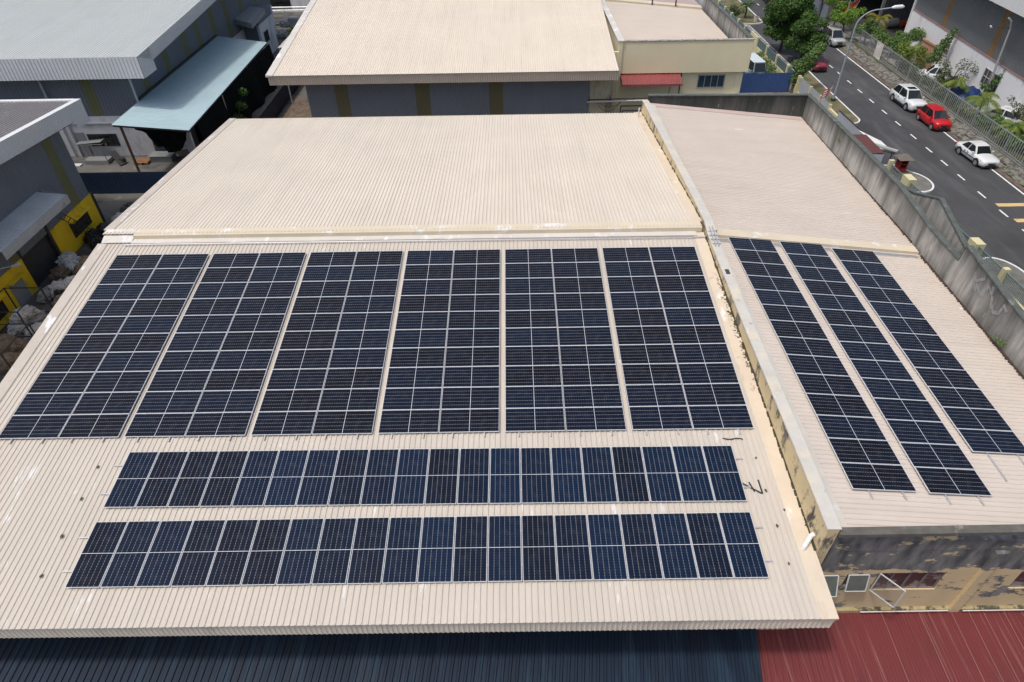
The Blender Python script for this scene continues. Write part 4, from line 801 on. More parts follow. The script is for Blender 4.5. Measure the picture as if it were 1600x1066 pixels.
# things in front of the white wall
def simple(name, parts, label, cat, loc):
    t = thing(name, loc, label, cat)
    for pn, mb_, mm in parts: mb_.build(pn, mm, t)
m_steel = mat('dull_steel_sheet', (.25, .26, .26), .45, .12, 2)
mb = MB(); mb.box(-24.3, -22.2, 44.0, 45.0, GZ+.02, GZ+.35); top = MB(); top.quad((-24.9, 44.7, GZ+1.55), (-22.6, 44.7, GZ+1.75), (-22.6, 45.5, GZ+1.75), (-24.9, 45.5, GZ+1.55)); fr_ = MB()
for x, y in ((-24.3, 44.1), (-22.3, 44.1), (-24.3, 44.9), (-22.3, 44.9)): fr_.bar((x, y, GZ), (x, y, GZ+1.55), .05)
top.box(-24.9, -22.6, 44.7, 45.5, GZ+1.5, GZ+1.54); simple('work_bench', [('lower_shelf', mb, m_steel), ('table_top', top, m_steel), ('leg', fr_, m_steel)], 'dull steel bench below the barred window of the white wall', 'bench', (-23.3, 44.5, GZ))
mb = MB(); mb.box(-25.3, -24.5, 43.5, 44.0, GZ, GZ+.12); single(mb, 'foam_slab', mat('white_foam', (.6, .62, .62), .8), 'white foam slab on the ground left of the steel bench', 'slab')
b1_ = MB(); b1_.bar((-21.7, 44.4, GZ+1.0), (-20.8, 43.7, GZ+.1), .55, .08); b2_ = MB(); b2_.tube([(-21.0, 43.9, GZ+.3), (-20.9, 44.3, GZ+.3)], .25, 12); simple('hand_trolley', [('frame', b1_, m_iron), ('wheel', b2_, m_iron)], 'dark hand trolley tipped over in front of the white wall', 'trolley', (-21.3, 44, GZ))
mb = MB()
for k in range(4): mb.box(-19.8, -18.6, 43.7+k*.28, 43.88+k*.28, GZ+.2, GZ+.24)
for k in range(3): mb.box(-19.8+k*.55, -19.7+k*.55, 43.7, 44.75, GZ, GZ+.2)
single(mb, 'wooden_pallet', mat('orange_brown_wood', (.32, .16, .08), .8, .2, 2), 'orange brown wooden pallet at the foot of the rusty canopy post', 'pallet')
mb = MB(); mb.box(-18.5, -16.6, 44.2, 45.2, GZ, GZ+.55); mb.box(-18.6, -16.5, 44.1, 45.3, GZ+.55, GZ+.6); single(mb, 'steel_cabinet', m_steel, 'low dull steel cabinet under the black tarpaulin', 'cabinet')
mb = MB()
for k in range(7): mb.corr((-15.0, 44.0, GZ+.1+k*.06), (-13.2, 44.1, GZ+.1+k*.06), (-13.2, 45.2, GZ+.14+k*.06), (-15.0, 45.2, GZ+.14+k*.06), .2, .03, up=(0,0,1))
single(mb, 'roof_sheet_stack', m_steel, 'stack of spare ribbed sheets on the ground under the canopy corner', 'stack')

# ------------------------------------------------------------------ FRONT CANOPIES
m_navy = mat('navy_roof_sheet', (.007, .017, .036), .55, .15, .5, [((.02, .045, .075), (2.2, .2, 1), .5, .64, .6), ((.015, .02, .03), (2, .3, 1), .55, .66, .6)], spec=.25)
K = thing('navy_front_canopy', (8, -2, GZ), 'dark navy ribbed canopy roof below the front eave', 'canopy')
mb = MB(); mb.corr((-9, .24, -3.5), (21.65, .24, -3.62), (20.7, -6.5, -4.3), (-9, -6.5, -4.2), .24, .035, seg=3, up=(0,0,1)); mb.build('roof', m_navy, K)
for x in (-6, 2, 10, 18):
    mb = MB(); mb.bar((x, -6.2, GZ), (x, -6.2, -4.3), .14); mb.build('post', m_rail, K)
K = thing('red_front_canopy', (28, -2, GZ), 'maroon red ribbed canopy roof under the flaking ochre wall', 'canopy')
m_redc = mat('faded_red_sheet', (.16, .030, .032), .5, .1, .5, [((.11, .028, .03), (.5, .5, 1), .5, .68, .5), ((.36, .2, .17), (14, .12, 1), .58, .68, .5), ((.11, .02, .025), (11, .2, 1), .56, .66, .6), ((.6, .5, .45), (5, 5, 1), .76, .78, .7)])  # narrow pale streaks paint in reflections along the rib tops
mb = MB(); mb.corr((21.7, .86, -3.66), (24.3, .86, -3.66), (23.9, -6.5, -4.25), (20.75, -6.5, -4.25), .19, .035, seg=4, up=(0,0,1)); mb.corr((24.3, .86, -3.655), (36.5, .86, -3.655), (36.5, -6.5, -4.245), (23.9, -6.5, -4.245), .11, .02, seg=4, up=(0,0,1), wob=.003); mb.build('roof', m_redc, K)
mb = MB()
for x in (26.1, 27.4, 28.5, 29.1, 29.6, 30.3, 30.9, 31.6, 32.2): mb.bar((x, .8, -3.62), (x-.1, -6.3, -4.2), .012, .012)
mb.build('rib_glint', mat('rib_glint', (.36, .2, .16), .7), K)  # thin pale lines standing in for reflections on the rib tops
for x in (24, 30, 36):
    mb = MB(); mb.bar((x, -6.2, GZ), (x, -6.2, -4.3), .14); mb.build('post', m_rail, K)
# ------------------------------------------------------------------ CARS
m_tyre = mat('tyre_rubber', (.018, .018, .019), .9, .2, 8)
m_rim = mat('alloy_rim', (.45, .46, .48), .35, .1, 8, metal=.6)
m_carglass = mat('car_glass', (.012, .016, .018), .06, .1, 2, spec=.7)
m_trim = mat('black_trim', (.02, .02, .022), .6, .1, 5)
m_lamp = mat('headlamp_glass', (.22, .26, .30), .15, .1, 8)
m_tail = mat('tail_lamp_red', (.35, .02, .02), .2, .1, 8)
m_plate = mat('black_plate', (.015, .015, .015), .5)
def car_paint(name, c): return mat(name, c, .32, .03, 1, coat=.6, spec=.5)
def make_car(name, label, cat, loc, rz, paint, L, Wd, H, belt, hood, wb, roof, kind='hatch', group=None):
    """x = forward. roof = (windscreen foot, windscreen head, rear head, rear foot) as fractions of L from the nose"""
    t = thing(name, loc, label, cat, group, rz); h2, w2 = L/2, Wd/2; g = .17
    def X(f): return h2-f*L
    # lower body, lofted across stations; each station is an open ring of half-section points mirrored
    st = [(0.0, .70, .36, hood*.80), (.015, .84, .24, hood*.88), (.06, .94, .20, hood*.95), (.16, .99, .19, hood), (roof[0], 1, .19, belt*.985), (.5, 1, .19, belt), (.72, 1, .19, belt*1.01),
          (roof[3], .985, .20, belt*(1.0 if kind == 'sedan' else 1.02)), (.975, .93, .25, belt*(.96 if kind == 'sedan' else .97)), (1.0, .80, .38, belt*(.86 if kind == 'sedan' else .85))]
    mb = MB(); k = 11; rings = []
    for f, w, zb, zt in st:
        w *= w2; x = X(f); pts = [(w*.86, zb), (w*.99, zb+.12), (w, (zb+zt)*.5), (w*.97, zt-.10), (w*.88, zt-.02), (w*.45, zt+.025)]
        ring = [(x, -a, b) for a, b in pts]+[(x, 0, zt+.035)]+[(x, a, b) for a, b in reversed(pts)]
        rings.append(ring)
    n = len(rings[0]); o = 0
    for r in rings: mb.v += r
    for i in range(len(rings)-1):
        for j in range(n-1): a = i*n+j; mb.f.append((a, a+1, a+n+1, a+n)); mb.m.append(0)
        mb.f.append((i*n+n-1, i*n, (i+1)*n, (i+1)*n+n-1)); mb.m.append(0)
    mb.f.append(tuple(range(n))[::-1]); mb.m.append(0); e = (len(rings)-1)*n; mb.f.append(tuple(e+j for j in range(n))); mb.m.append(0)
    body = mb.build('body', paint, t, world=False, smooth=True)
    # cabin
    xa, xb, xc, xd = [X(f) for f in roof]; wb0, wt = w2*.90, w2*.70
    zb_, zt_ = belt-.04, H
    def sect(x, w, z): return (x, -w, z), (x, w, z)
    v = [*sect(xa, wb0*.93, zb_), *sect(xb, wt*.96, zt_-.03), *sect((xb+xc)/2, wt, zt_+.02), *sect(xc, wt*.95, zt_-.035), *sect(xd, wb0*.92, zb_), (xa-.4, -wb0, zb_), (xa-.4, wb0, zb_), (xd+.35, -wb0, zb_), (xd+.35, wb0, zb_)]
    c = MB(); c.add(v, [(0, 1, 3, 2), (2, 3, 5, 4), (4, 5, 7, 6), (6, 7, 9, 8), (0, 2, 10), (10, 2, 4, 6, 12), (12, 6, 8), (1, 11, 3), (11, 13, 7, 5, 3), (13, 9, 7)])
    cab = c.build('cabin', paint, t, world=False, bevel=.045)
    def pane(nm, pts, inset=.06, off=.012):
        P_ = [Vector(p) for p in pts]; ce = sum(P_, Vector())/len(P_); nr = (P_[1]-P_[0]).cross(P_[2]-P_[0]).normalized()
        if nr.dot(ce-Vector((0, 0, belt-.3))) < 0: nr = -nr
        Q_ = [p+(ce-p).normalized()*inset+nr*off for p in P_]; m = MB(); m.poly(Q_); return m.build(nm, m_carglass, t, world=False)
    pane('windscreen', (v[0], v[1], v[3], v[2])); pane('rear_window', (v[6], v[7], v[9], v[8]))
    for s in (-1, 1):
        a = Vector((xa-.12, s*wb0*.965, zb_+.06)); b = Vector((xb-.04, s*wt*.985, zt_-.06)); m_ = Vector(((xb+xc)/2, s*wt, zt_-.03)); m0 = Vector(((xa+xd)/2-.05, s*wb0, zb_+.05))
        c2 = Vector((xc+.05, s*wt*.97, zt_-.07)); d = Vector((xd+.16, s*wb0*.96, zb_+.06))
        pane('side_window', (a, b, m_+Vector((.03, 0, 0)), m0+Vector((.03, 0, 0))), .03, .03); pane('side_window', (m0-Vector((.03, 0, 0)), m_-Vector((.03, 0, 0)), c2, d), .03, .03)
        mm = MB(); mm.box(xa-.33, xa-.18, s*(wb0+.02), s*(wb0+.19), belt+.0, belt+.13); mm.build('wing_mirror', paint, t, world=False, bevel=.02)
        hl = MB(); x0 = X(.035); hl.hexa([(x0-.28, s*w2*.95, hood*.68), (x0+.02, s*w2*.80, hood*.66), (x0+.07, s*w2*.52, hood*.70), (x0-.1, s*w2*.6, hood*.74), (x0-.32, s*w2*.955, hood*.86), (x0-.04, s*w2*.83, hood*.86), (x0+.03, s*w2*.54, hood*.84), (x0-.14, s*w2*.6, hood*.88)]); hl.build('headlight', m_lamp, t, world=False)
        tl = MB(); tl.box(X(.985), X(.955), s*w2*.70, s*w2*.955, belt*.68, belt*.9); tl.build('tail_light', m_tail, t, world=False)
        for x in (wb/2+.02, -wb/2+.02):
            R_ = .305 if H < 1.6 else .345; y0, y1 = s*(w2-.20), s*(w2+.012); 
            ar = MB(); ar.tube([(x, s*(w2-.2), R_+.02), (x, s*(w2+.004), R_+.02)], R_+.055, 20); ar.build('wheel_arch', m_trim, t, world=False)
            ty = MB(); ty.tube([(x, y0, R_), (x, y1, R_)], R_, 20); wo_ = ty.build('wheel', m_tyre, t, world=False)
            rm = MB(); rm.tube([(x, y1-s*.01, R_), (x, y1+s*.008, R_)], R_*.64, 16); rm.build('rim', m_rim, wo_, world=False)
    for s in (-1, 1):   # door seams and handles
        for f_ in ((roof[0]+.02), (roof[1]+roof[2])/2-.02, roof[2]-.06):
            if kind == 'sedan' and f_ > .66: continue
            dm = MB(); dm.box(X(f_)-.008, X(f_)+.008, s*(w2-.03), s*(w2+.004), .30, belt-.10); dm.build('door_seam', m_trim, t, world=False)
        for f_ in ((roof[1]+roof[2])/2-.045, min(roof[2]-.085, .69)): dm = MB(); dm.box(X(f_)-.08, X(f_)+.08, s*(w2-.02), s*(w2+.02), belt-.2, belt-.165); dm.build('door_handle', m_trim, t, world=False)
    gr = MB(); gr.box(X(.012), X(-.004), -w2*.42, w2*.42, hood*.60, hood*.72); gr.box(X(.012), X(-.003), -w2*.55, w2*.55, .26, .40); gr.build('grille', m_trim, t, world=False)
    pl = MB(); pl.box(X(0), X(-.008), -.25, .25, hood*.47, hood*.57); pl.build('number_plate', m_plate, t, world=False)
    pl = MB(); pl.box(X(1.004), X(.99), -.25, .25, belt*.55, belt*.66); pl.build('number_plate', m_plate, t, world=False)
    bp = MB(); bp.box(X(.02), X(.98), -w2*.8, w2*.8, .14, .3); bp.build('underbody', m_trim, t, world=False)
    if kind == 'suv':
        for s in (-1, 1): cd = MB(); cd.box(-wb/2+.42, wb/2-.40, s*(w2-.02), s*(w2+.014), .22, .42); cd.build('sill_cladding', m_trim, t, world=False)
        sr = MB(); sr.box(xb-.75, xb-.2, -.38, .38, zt_+.005, zt_+.03); sr.build('sunroof', m_carglass, t, world=False)
    if kind == 'sedan':
        for s in (-1, 1):
            sm = MB(); sm.box(X(.12), X(.9), s*(w2-.01), s*(w2+.012), .48, .55); sm.build('side_moulding', m_trim, t, world=False)
    return t
p_white = car_paint('white_car_paint', (.66, .69, .69)); p_red = car_paint('bright_red_car_paint', (.50, .008, .012)); p_mar = car_paint('maroon_car_paint', (.22, .015, .035)); p_silver = car_paint('silver_car_paint', (.40, .42, .42))
D = R(-89)
PK = 'cars parked along the far kerb'
make_car('parked_car', 'white crossover parked farthest from the camera of the kerbside three, sunroof on top', 'car', (54.0, 55.35, GZ), D, p_white, 4.55, 1.84, 1.68, .98, .98, 2.70, (.27, .42, .84, .965), 'suv', PK)
make_car('parked_car', 'bright red hatchback parked between two white cars', 'car', (53.98, 50.15, GZ), D-.02, p_red, 3.72, 1.70, 1.54, .92, .90, 2.44, (.235, .42, .86, .965), 'hatch', PK)
make_car('parked_car', 'boxy old white saloon parked in front of the red hatchback', 'car', (53.7, 42.35, GZ), D+.02, p_white, 4.15, 1.66, 1.38, .84, .80, 2.40, (.31, .43, .70, .84), 'sedan', PK)
make_car('parked_car', 'maroon hatchback on the near side of the street under the dark trees', 'car', (49.05, 67.6, GZ), R(-88), p_mar, 3.7, 1.65, 1.45, .88, .86, 2.4, (.24, .42, .84, .96), 'hatch')
make_car('parked_car', 'silver estate at the far kerb half hidden by bright green trees', 'car', (54.9, 77.4, GZ), R(-88), p_silver, 4.4, 1.75, 1.75, .95, .95, 2.6, (.2, .36, .88, .97), 'hatch')
make_car('parked_car', 'long white saloon behind the palisade fence next to the palm', 'car', (60.6, 50.6, GZ), R(118), p_white, 4.7, 1.84, 1.44, .9, .86, 2.75, (.3, .44, .74, .88), 'sedan')
make_car('parked_car', 'dark saloon behind the fence close to the white saloon', 'car', (60.3, 46.6, GZ), R(120), car_paint('dark_blue_car_paint', (.02, .028, .045)), 4.4, 1.75, 1.42, .9, .86, 2.6, (.3, .44, .74, .88), 'sedan')
make_car('parked_car', 'white pickup-like car behind the fence among bushes before the white wall', 'car', (60.6, 62.2, GZ), R(150), p_white, 4.6, 1.75, 1.65, 1.0, .98, 2.7, (.2, .34, .52, .58), 'hatch')
make_car('parked_van', 'old pale roofed van in the yard behind the blue gate', 'van', (41.0, 65.0, GZ), R(-86), car_paint('pale_teal_van_paint', (.20, .30, .33)), 4.4, 1.75, 1.95, 1.1, 1.05, 2.4, (.04, .16, .93, .985), 'hatch')
V = ROOTS[-1]; mb = MB(); mb.hexa([(-1.9, -.72, 1.93), (1.45, -.72, 1.93), (1.45, .72, 1.93), (-1.9, .72, 1.93), (-1.8, -.6, 2.04), (1.3, -.6, 2.04), (1.3, .6, 2.04), (-1.8, .6, 2.04)]); mb.build('roof_panel', mat('pale_van_roof', (.62, .68, .72), .4), V, world=False, bevel=.05)
# blue tarpaulin over something beside the white saloon
rnd = random.Random(4); mb = MB(); n1, n2 = 14, 10
for j in range(n2+1):
    for i in range(n1+1):
        u, v_ = i/n1*2-1, j/n2*2-1; h = 1.35*(1-abs(u)**4)*(1-abs(v_)**4)+.08*math.sin(i*1.9)+.08*math.sin(j*2.3+i); mb.v.append((60.2+u*1.7, 56.2+v_*1.6, GZ+max(.03, h)))
for j in range(n2):
    for i in range(n1): a = j*(n1+1)+i; mb.f.append((a, a+1, a+n1+2, a+n1+1)); mb.m.append(0)
single(mb, 'covered_load', mat('blue_tarpaulin', (.008, .035, .14), .5, .3, 1.5, bump=.5), 'royal blue tarpaulin draped over a load behind the fence', 'tarpaulin', smooth=True)
# lorry at the top
t = thing('lorry', (54.0, 98.5, GZ), 'rust red flatbed lorry cut by the top edge of the picture', 'lorry')
m_lr = mat('rust_red_paint', (.26, .04, .02), .6, .25, 1.5, [((.3, .24, .18), (2, 2, 2), .6, .68, .6)])
mb = MB(); mb.box(52.8, 55.2, 95.6, 101.6, GZ+1.0, GZ+1.2); mb.box(52.8, 52.9, 95.6, 101.6, GZ+1.2, GZ+1.9); mb.box(55.1, 55.2, 95.6, 101.6, GZ+1.2, GZ+1.9); mb.box(52.9, 55.1, 95.6, 95.7, GZ+1.2, GZ+1.9); mb.build('cargo_bed', m_lr, t)
mb = MB(); mb.box(53.0, 55.0, 101.9, 103.8, GZ+.7, GZ+2.9); mb.build('cab', m_lr, t, bevel=.1)
mb = MB(); mb.box(53.2, 54.8, 95.5, 95.6, GZ+.55, GZ+.75); mb.build('bumper', m_trim, t)
for x in (52.95, 55.05):
    for y in (97, 98.3, 102.6): mb = MB(); mb.tube([(x-.14, y, GZ+.5), (x+.14, y, GZ+.5)], .5, 16); mb.build('wheel', m_tyre, t)

# ------------------------------------------------------------------ STREET LAMP, POLE, FLAGS
m_lp = mat('galvanised_lamp_post', (.30, .34, .37), .5, .08, 2)
t = thing('street_lamp', (46.95, 56.6, GZ), 'tall grey street lamp with one curved arm reaching over the road', 'street lamp')
pts = [(46.95, 56.6, GZ), (46.95, 56.6, .9)]
for k in range(1, 9): a = R(90*k/8); pts.append((46.95+1.9*(1-math.cos(a)), 56.6, .9+1.5*math.sin(a)))
pts.append((50.0, 56.6, 2.55)); mb = MB(); mb.tube(pts, [.11]+[.075]*1+[.06]*(len(pts)-2), 10); mb.build('pole', m_lp, t)
mb = MB(); mb.tube([(49.85, 56.6, 2.53), (50.1, 56.6, 2.58), (50.8, 56.6, 2.62), (51.0, 56.6, 2.6)], [.08, .16, .17, .08], 10); mb.build('lamp_head', mat('white_lamp_housing', (.72, .74, .74), .4, .04), t)
mb = MB(); mb.tube([(46.95, 56.6, GZ), (46.95, 56.6, GZ+.35)], .22, 10); mb.build('base', m_iron, t)
t = thing('utility_pole', (61.6, 55.2, GZ), 'grey bent-topped pole standing before the white plinth of the warehouse', 'pole')
mb = MB(); mb.tube([(61.6, 55.2, GZ), (60.9, 55.0, 0.9), (60.6, 54.9, 1.6), (60.2, 54.9, 1.9)], [.11, .09, .08, .07], 8); mb.build('pole', mat('pale_grey_pole', (.42, .43, .43), .6), t)
mb = MB(); mb.bar((60.85, 55, .95), (59.3, 55.4, 1.05), .04); mb.build('arm', m_iron, t); mb = MB(); mb.tube([(59.3, 55.4, .95), (59.2, 55.42, 1.1)], .09, 8); mb.build('lamp', m_flash, t)
t = thing('utility_pole', (56.6, 84, GZ), 'thin pale pole with a kinked top behind the bright green trees', 'pole')
mb = MB(); mb.tube([(57.0, 80, -3.0), (57.0, 80, -.9), (57.6, 80, -.2), (57.3, 80, 1.0)], .06, 8); mb.tube([(57.0, 80, GZ), (57.0, 80, -2.9)], .07, 8); mb.build('pole', m_lp, t)
def flag(loc, h, w, ht, cols, label, tilt=0.3, droop=.35):
    t = thing('flag', loc, label, 'flag'); x, y, z = loc
    mb = MB(); mb.tube([(x, y, z), (x+tilt, y, z+h)], .025, 6); mb.build('pole', m_rail, t); mb = MB(); n = len(cols); K = 8
    for i in range(n):
        for k in range(K):
            def P_(a, b): return (x+tilt*(.98-.3*b)-w*a, y+.06*math.sin(a*9), z+h-ht*b-droop*a-.02*math.sin(a*7))
            mb.quad(P_(k/K, i/n), P_((k+1)/K, i/n), P_((k+1)/K, (i+1)/n), P_(k/K, (i+1)/n), cols[i][1])
    ms = []; 
    for c_, i_ in cols:
        while len(ms) <= i_: ms.append(None)
        ms[i_] = mat('flag_%s' % c_, {'red': (.45, .03, .04), 'white': (.6, .6, .6), 'yellow': (.6, .42, .03), 'orange': (.5, .14, .03)}[c_], .8)
    mb.build('cloth', ms, t)
flag((44.2, 52.6, -5.2), 1.9, .75, .95, [('red', 0), ('white', 1)]*4, 'small red and white striped flag on the compound fence', .35, .5)
flag((58.3, 82.0, -5.5), 3.2, 1.5, 1.0, [('red', 0), ('orange', 2), ('yellow', 1)], 'red and yellow flag hanging by the dark shed', .9, .8)

# ------------------------------------------------------------------ COMPOUND FENCE BY THE ROAD
m_ylw = mat('pale_yellow_wall', (.60, .56, .34), .8, .07, .8, [((.3, .33, .2), (1.2, 1.2, .5), .55, .7, .6)])
m_gmesh = mat('grey_green_rail', (.13, .20, .20), .6, .1, 2)
m_gsheet = mat('blue_grey_sheet', (.36, .40, .44), .55, .08, 1, [((.25, .2, .17), (1, 1, 1), .66, .74, .5)])
t = thing('compound_fence', (43.9, 70, GZ), 'pale yellow compound wall with pillars and grey-green rails beside the road', 'fence')
X0 = 43.78
ys = [92.0, 88.6, 85.2, 81.8, 78.6, 75.8, 73.2, 69.6, 66.0, 62.4, 58.8]
for i in range(len(ys)-1):
    a, b = ys[i+1], ys[i]; solid = (i == 5)
    mb = MB(); mb.box(X0, X0+.16, a+.16, b-.16, GZ, GZ+(1.95 if solid else .95)); mb.build('wall_panel', m_ylw, t)
    if not solid:
        mb = MB(); k = a+.2
        while k < b-.15: mb.box(X0+.06, X0+.085, k, k+.05, GZ+.95, GZ+1.8); k += .11
        mb.box(X0+.05, X0+.10, a+.16, b-.16, GZ+1.8, GZ+1.87); mb.build('railing', m_gmesh, t)
for y in ys:
    mb = MB(); mb.box(X0-.06, X0+.22, y-.16, y+.16, GZ, GZ+1.98); mb.build('pillar', m_ylw, t)
t = thing('sheet_fence', (43.9, 50, GZ), 'compound fence of blue-grey metal sheets between yellow posts beside the grass verge', 'fence')
ys = [58.4, 55.6, 53.0, 50.6]
for i in range(3):
    mb = MB(); mb.corr((X0+.1, ys[i]-.1, GZ+.5), (X0+.1, ys[i+1]+.1, GZ+.5), (X0+.1, ys[i+1]+.1, GZ+1.95), (X0+.1, ys[i]-.1, GZ+1.95), .2, .02, up=(-1,0,0)); mb.build('sheet', m_gsheet, t)
for y in ys:
    mb = MB(); mb.box(X0-.05, X0+.22, y-.1, y+.1, GZ, GZ+1.95); mb.build('post', m_ylw, t)
mb = MB(); mb.box(X0, X0+.2, 50.6, 58.4, GZ, GZ+.5); mb.build('low_wall', m_ylw, t); mb = MB(); mb.box(X0-.02, X0+.22, 48.6, 50.5, GZ, GZ+1.6); mb.build('solid_panel', m_ylw, t)
t = thing('sliding_gate', (43.9, 45, GZ), 'blue-grey sheet sliding gate next to the brown roofed guard hut', 'gate')
mb = MB(); mb.corr((X0, 48.5, GZ+.1), (X0, 42.0, GZ+.1), (X0, 42.0, GZ+2.1), (X0, 48.5, GZ+2.1), .2, .025, up=(-1,0,0)); mb.build('sheet', m_gsheet, t)
mb = MB(); mb.box(X0-.03, X0+.06, 42, 48.5, GZ+2.1, GZ+2.17); mb.box(X0-.03, X0+.06, 42, 48.5, GZ+.03, GZ+.1); mb.build('frame', m_iron, t)
t = thing('compound_fence', (43.9, 24, GZ), 'pale yellow low wall and green rails nearest the camera, beyond the grey parapet', 'fence')
segs = [(37.9, 35.4), (34.7, 26.3), (25.6, 22.6), (22.6, 19.4), (19.4, 16.0), (16.0, 12.8)]
for b, a in segs:
    mb = MB(); mb.box(X0-.1, X0+.1, a+.17, b-.17, GZ, GZ+.9); mb.build('wall_panel', m_ylw, t)
    mb = MB(); k = a+.2
    while k < b-.15: mb.box(X0+.0, X0+.025, k, k+.03, GZ+.9, GZ+1.75); k += .12
    mb.box(X0-.02, X0+.04, a+.17, b-.17, GZ+1.75, GZ+1.81); mb.build('railing', m_gmesh, t)
for y, w_, h_ in ((37.9, .14, 2.1), (35.1, .5, 2.0), (25.9, .45, 1.95), (22.6, .15, 2.0), (19.4, .15, 2.0), (16.0, .15, 2.0), (12.8, .17, 2.0)):
    mb = MB(); mb.box(X0-.18, X0+(.18 if w_ < .3 else .4), y-w_, y+w_, GZ, GZ+h_); mb.build('pillar', m_ylw, t)
# guard hut, drums, awning, shrine
t = thing('guard_hut', (42.5, 39.8, GZ), 'small hut with a brown-red ribbed roof and pale sheet walls behind the parapet', 'hut')
mb = MB(); mb.corr((41.7, 42.0, -3.72), (41.4, 38.3, -3.78), (43.3, 38.4, -3.85), (43.3, 42.0, -3.78), .2, .03, up=(0,0,1)); mb.build('roof', mat('brown_red_sheet', (.13, .05, .042), .6, .1, 1.5), t)
mb = MB(); mb.corr((41.4, 38.3, GZ), (43.2, 38.3, GZ), (43.2, 38.3, -3.9), (41.4, 38.3, -3.8), .2, .02, up=(0,-1,0)); mb.corr((41.4, 42, GZ), (41.4, 38.3, GZ), (41.4, 38.3, -3.8), (41.4, 42, -3.8), .2, .02, up=(-1,0,0)); mb.quad((43.2, 38.3, GZ), (43.2, 42, GZ), (43.2, 42, -3.9), (43.2, 38.3, -3.9)); mb.quad((41.4, 41.95, GZ), (43.2, 41.95, GZ), (43.2, 41.95, -3.9), (41.4, 41.95, -3.8)); mb.build('wall', mat('pale_sheet_wall', (.48, .51, .54), .6, .06), t)
single(MB().box(42.0, 43.3, 36.6, 38.0, GZ, -4.95).box(42.0, 43.3, 36.6, 38.0, -4.9, -4.7), 'water_tank', mat('blue_tank', (.05, .10, .20), .5, .15, 1), 'blue box tank at the near end of the guard hut', 'tank')
t = thing('entrance_awning', (44.8, 40.5, GZ), 'crumpled white sheet awning with a rolled end reaching towards the road', 'awning')
mb = MB(); mb.corr((43.5, 43.9, -4.1), (43.5, 39.9, -4.05), (44.5, 39.3, -4.2), (44.6, 41.8, -4.25), .4, .03, up=(0,0,1)); mb.build('sheet', mat('white_awning_sheet', (.62, .63, .62), .6, .05), t)
mb = MB(); mb.tube([(43.4, 40.3, -3.98), (44.7, 39.1, -4.05)], .16, 10); mb.build('roller', mat('dull_grey_roller', (.30, .33, .32), .6), t); mb = MB()
for x, y in ((43.7, 39.6), (44.5, 39.4), (44.4, 41.8)): mb.bar((x, y, GZ), (x, y, -4.2), .06)
mb.bar((43.5, 39.7, -4.15), (44.6, 39.2, -4.25), .06); mb.build('bracket', m_iron, t)
t = thing('roadside_shrine', (46.0, 40.0, GZ), 'little red shrine with a grey tiled roof on the kerb island', 'shrine')
mb = MB(); mb.box(45.7, 46.4, 39.7, 40.4, GZ+.12, GZ+.5); mb.box(45.72, 45.8, 39.72, 40.38, GZ+.5, GZ+1.3); mb.box(46.3, 46.38, 39.72, 40.38, GZ+.5, GZ+1.3); mb.box(45.8, 46.3, 40.3, 40.38, GZ+.5, GZ+1.3); mb.box(45.8, 46.3, 39.74, 40.3, GZ+.82, GZ+.86); mb.build('cabinet', mat('shrine_red', (.30, .03, .025), .6, .15, 2), t)
mb = MB(); mb.hexa([(45.45, 39.45, GZ+1.3), (46.65, 39.45, GZ+1.3), (46.65, 40.6, GZ+1.3), (45.45, 40.6, GZ+1.3), (45.85, 39.9, GZ+1.6), (46.25, 39.9, GZ+1.6), (46.25, 40.2, GZ+1.6), (45.85, 40.2, GZ+1.6)]); mb.build('roof', mat('grey_brown_tiles', (.16, .145, .125), .9, .3, 4), t)
# blue gate across the side yard, black grille gate
t = thing('blue_gate', (40.5, 59.6, GZ), 'royal blue ribbed sheet gate closing the yard behind', 'gate')
mb = MB(); mb.corr((35.2, 59.6, GZ+.05), (43.4, 59.6, GZ+.05), (43.4, 59.6, -4.25), (35.2, 59.6, -4.25), .25, .03, up=(0,-1,0)); mb.build('sheet', mat('royal_blue_sheet', (.035, .085, .24), .55, .12, .8), t)
t = thing('black_grille_gate', (36, 55.5, GZ), 'black steel grille gate leaf at the corner of the beige office', 'gate')
mb = MB(); a, b = Vector((35.3, 52.0, GZ+.1)), Vector((36.4, 58.2, GZ+.1)); H_ = Vector((0, 0, 2.6))
for k in range(5): p = a.lerp(b, k/4); mb.bar(p, p+H_, .07)
for k in range(4): z = H_*(k/3); mb.bar(a+z, b+z, .07)
mb.build('frame', m_iron, t); mb = MB(); mb.quad(a, b, b+H_, a+H_); mb.build('mesh_panel', mat('dark_green_mesh', (.05, .06, .05), .8, .3, 3), t)

# ------------------------------------------------------------------ OPPOSITE: PALISADE FENCE, WHITE BUILDING, SHED
t = thing('palisade_fence', (57, 50, GZ), 'grey steel palisade fence on a low kerb along the far side of the road', 'fence')
def fx(y): return 56.25+.035*(y-45)
ZB, ZT = GZ+.42, GZ+2.15
m_fen = mat('dull_zinc', (.30, .32, .32), .55, .12, 2)
y = 24.0; sl_ = MB(); ra = MB(); n_post = 0
while y < 78:
    sl_.box(fx(y)-.012, fx(y)+.012, y-.032, y+.032, ZB+.05, ZT)
    y += .3
sl_.build('slats', m_fen, t)
for za in (ZB+.18, ZT-.12):
    ra.bar((fx(24)+.03, 24, za), (fx(78)+.03, 78, za), .05)
ra.build('rail', m_fen, t)
y = 24.0
while y < 78.5: mb = MB(); mb.bar((fx(y)+.05, y, GZ+.2), (fx(y)+.05, y, ZT+.1), .09); mb.build('post', m_fen, t); y += 2.7
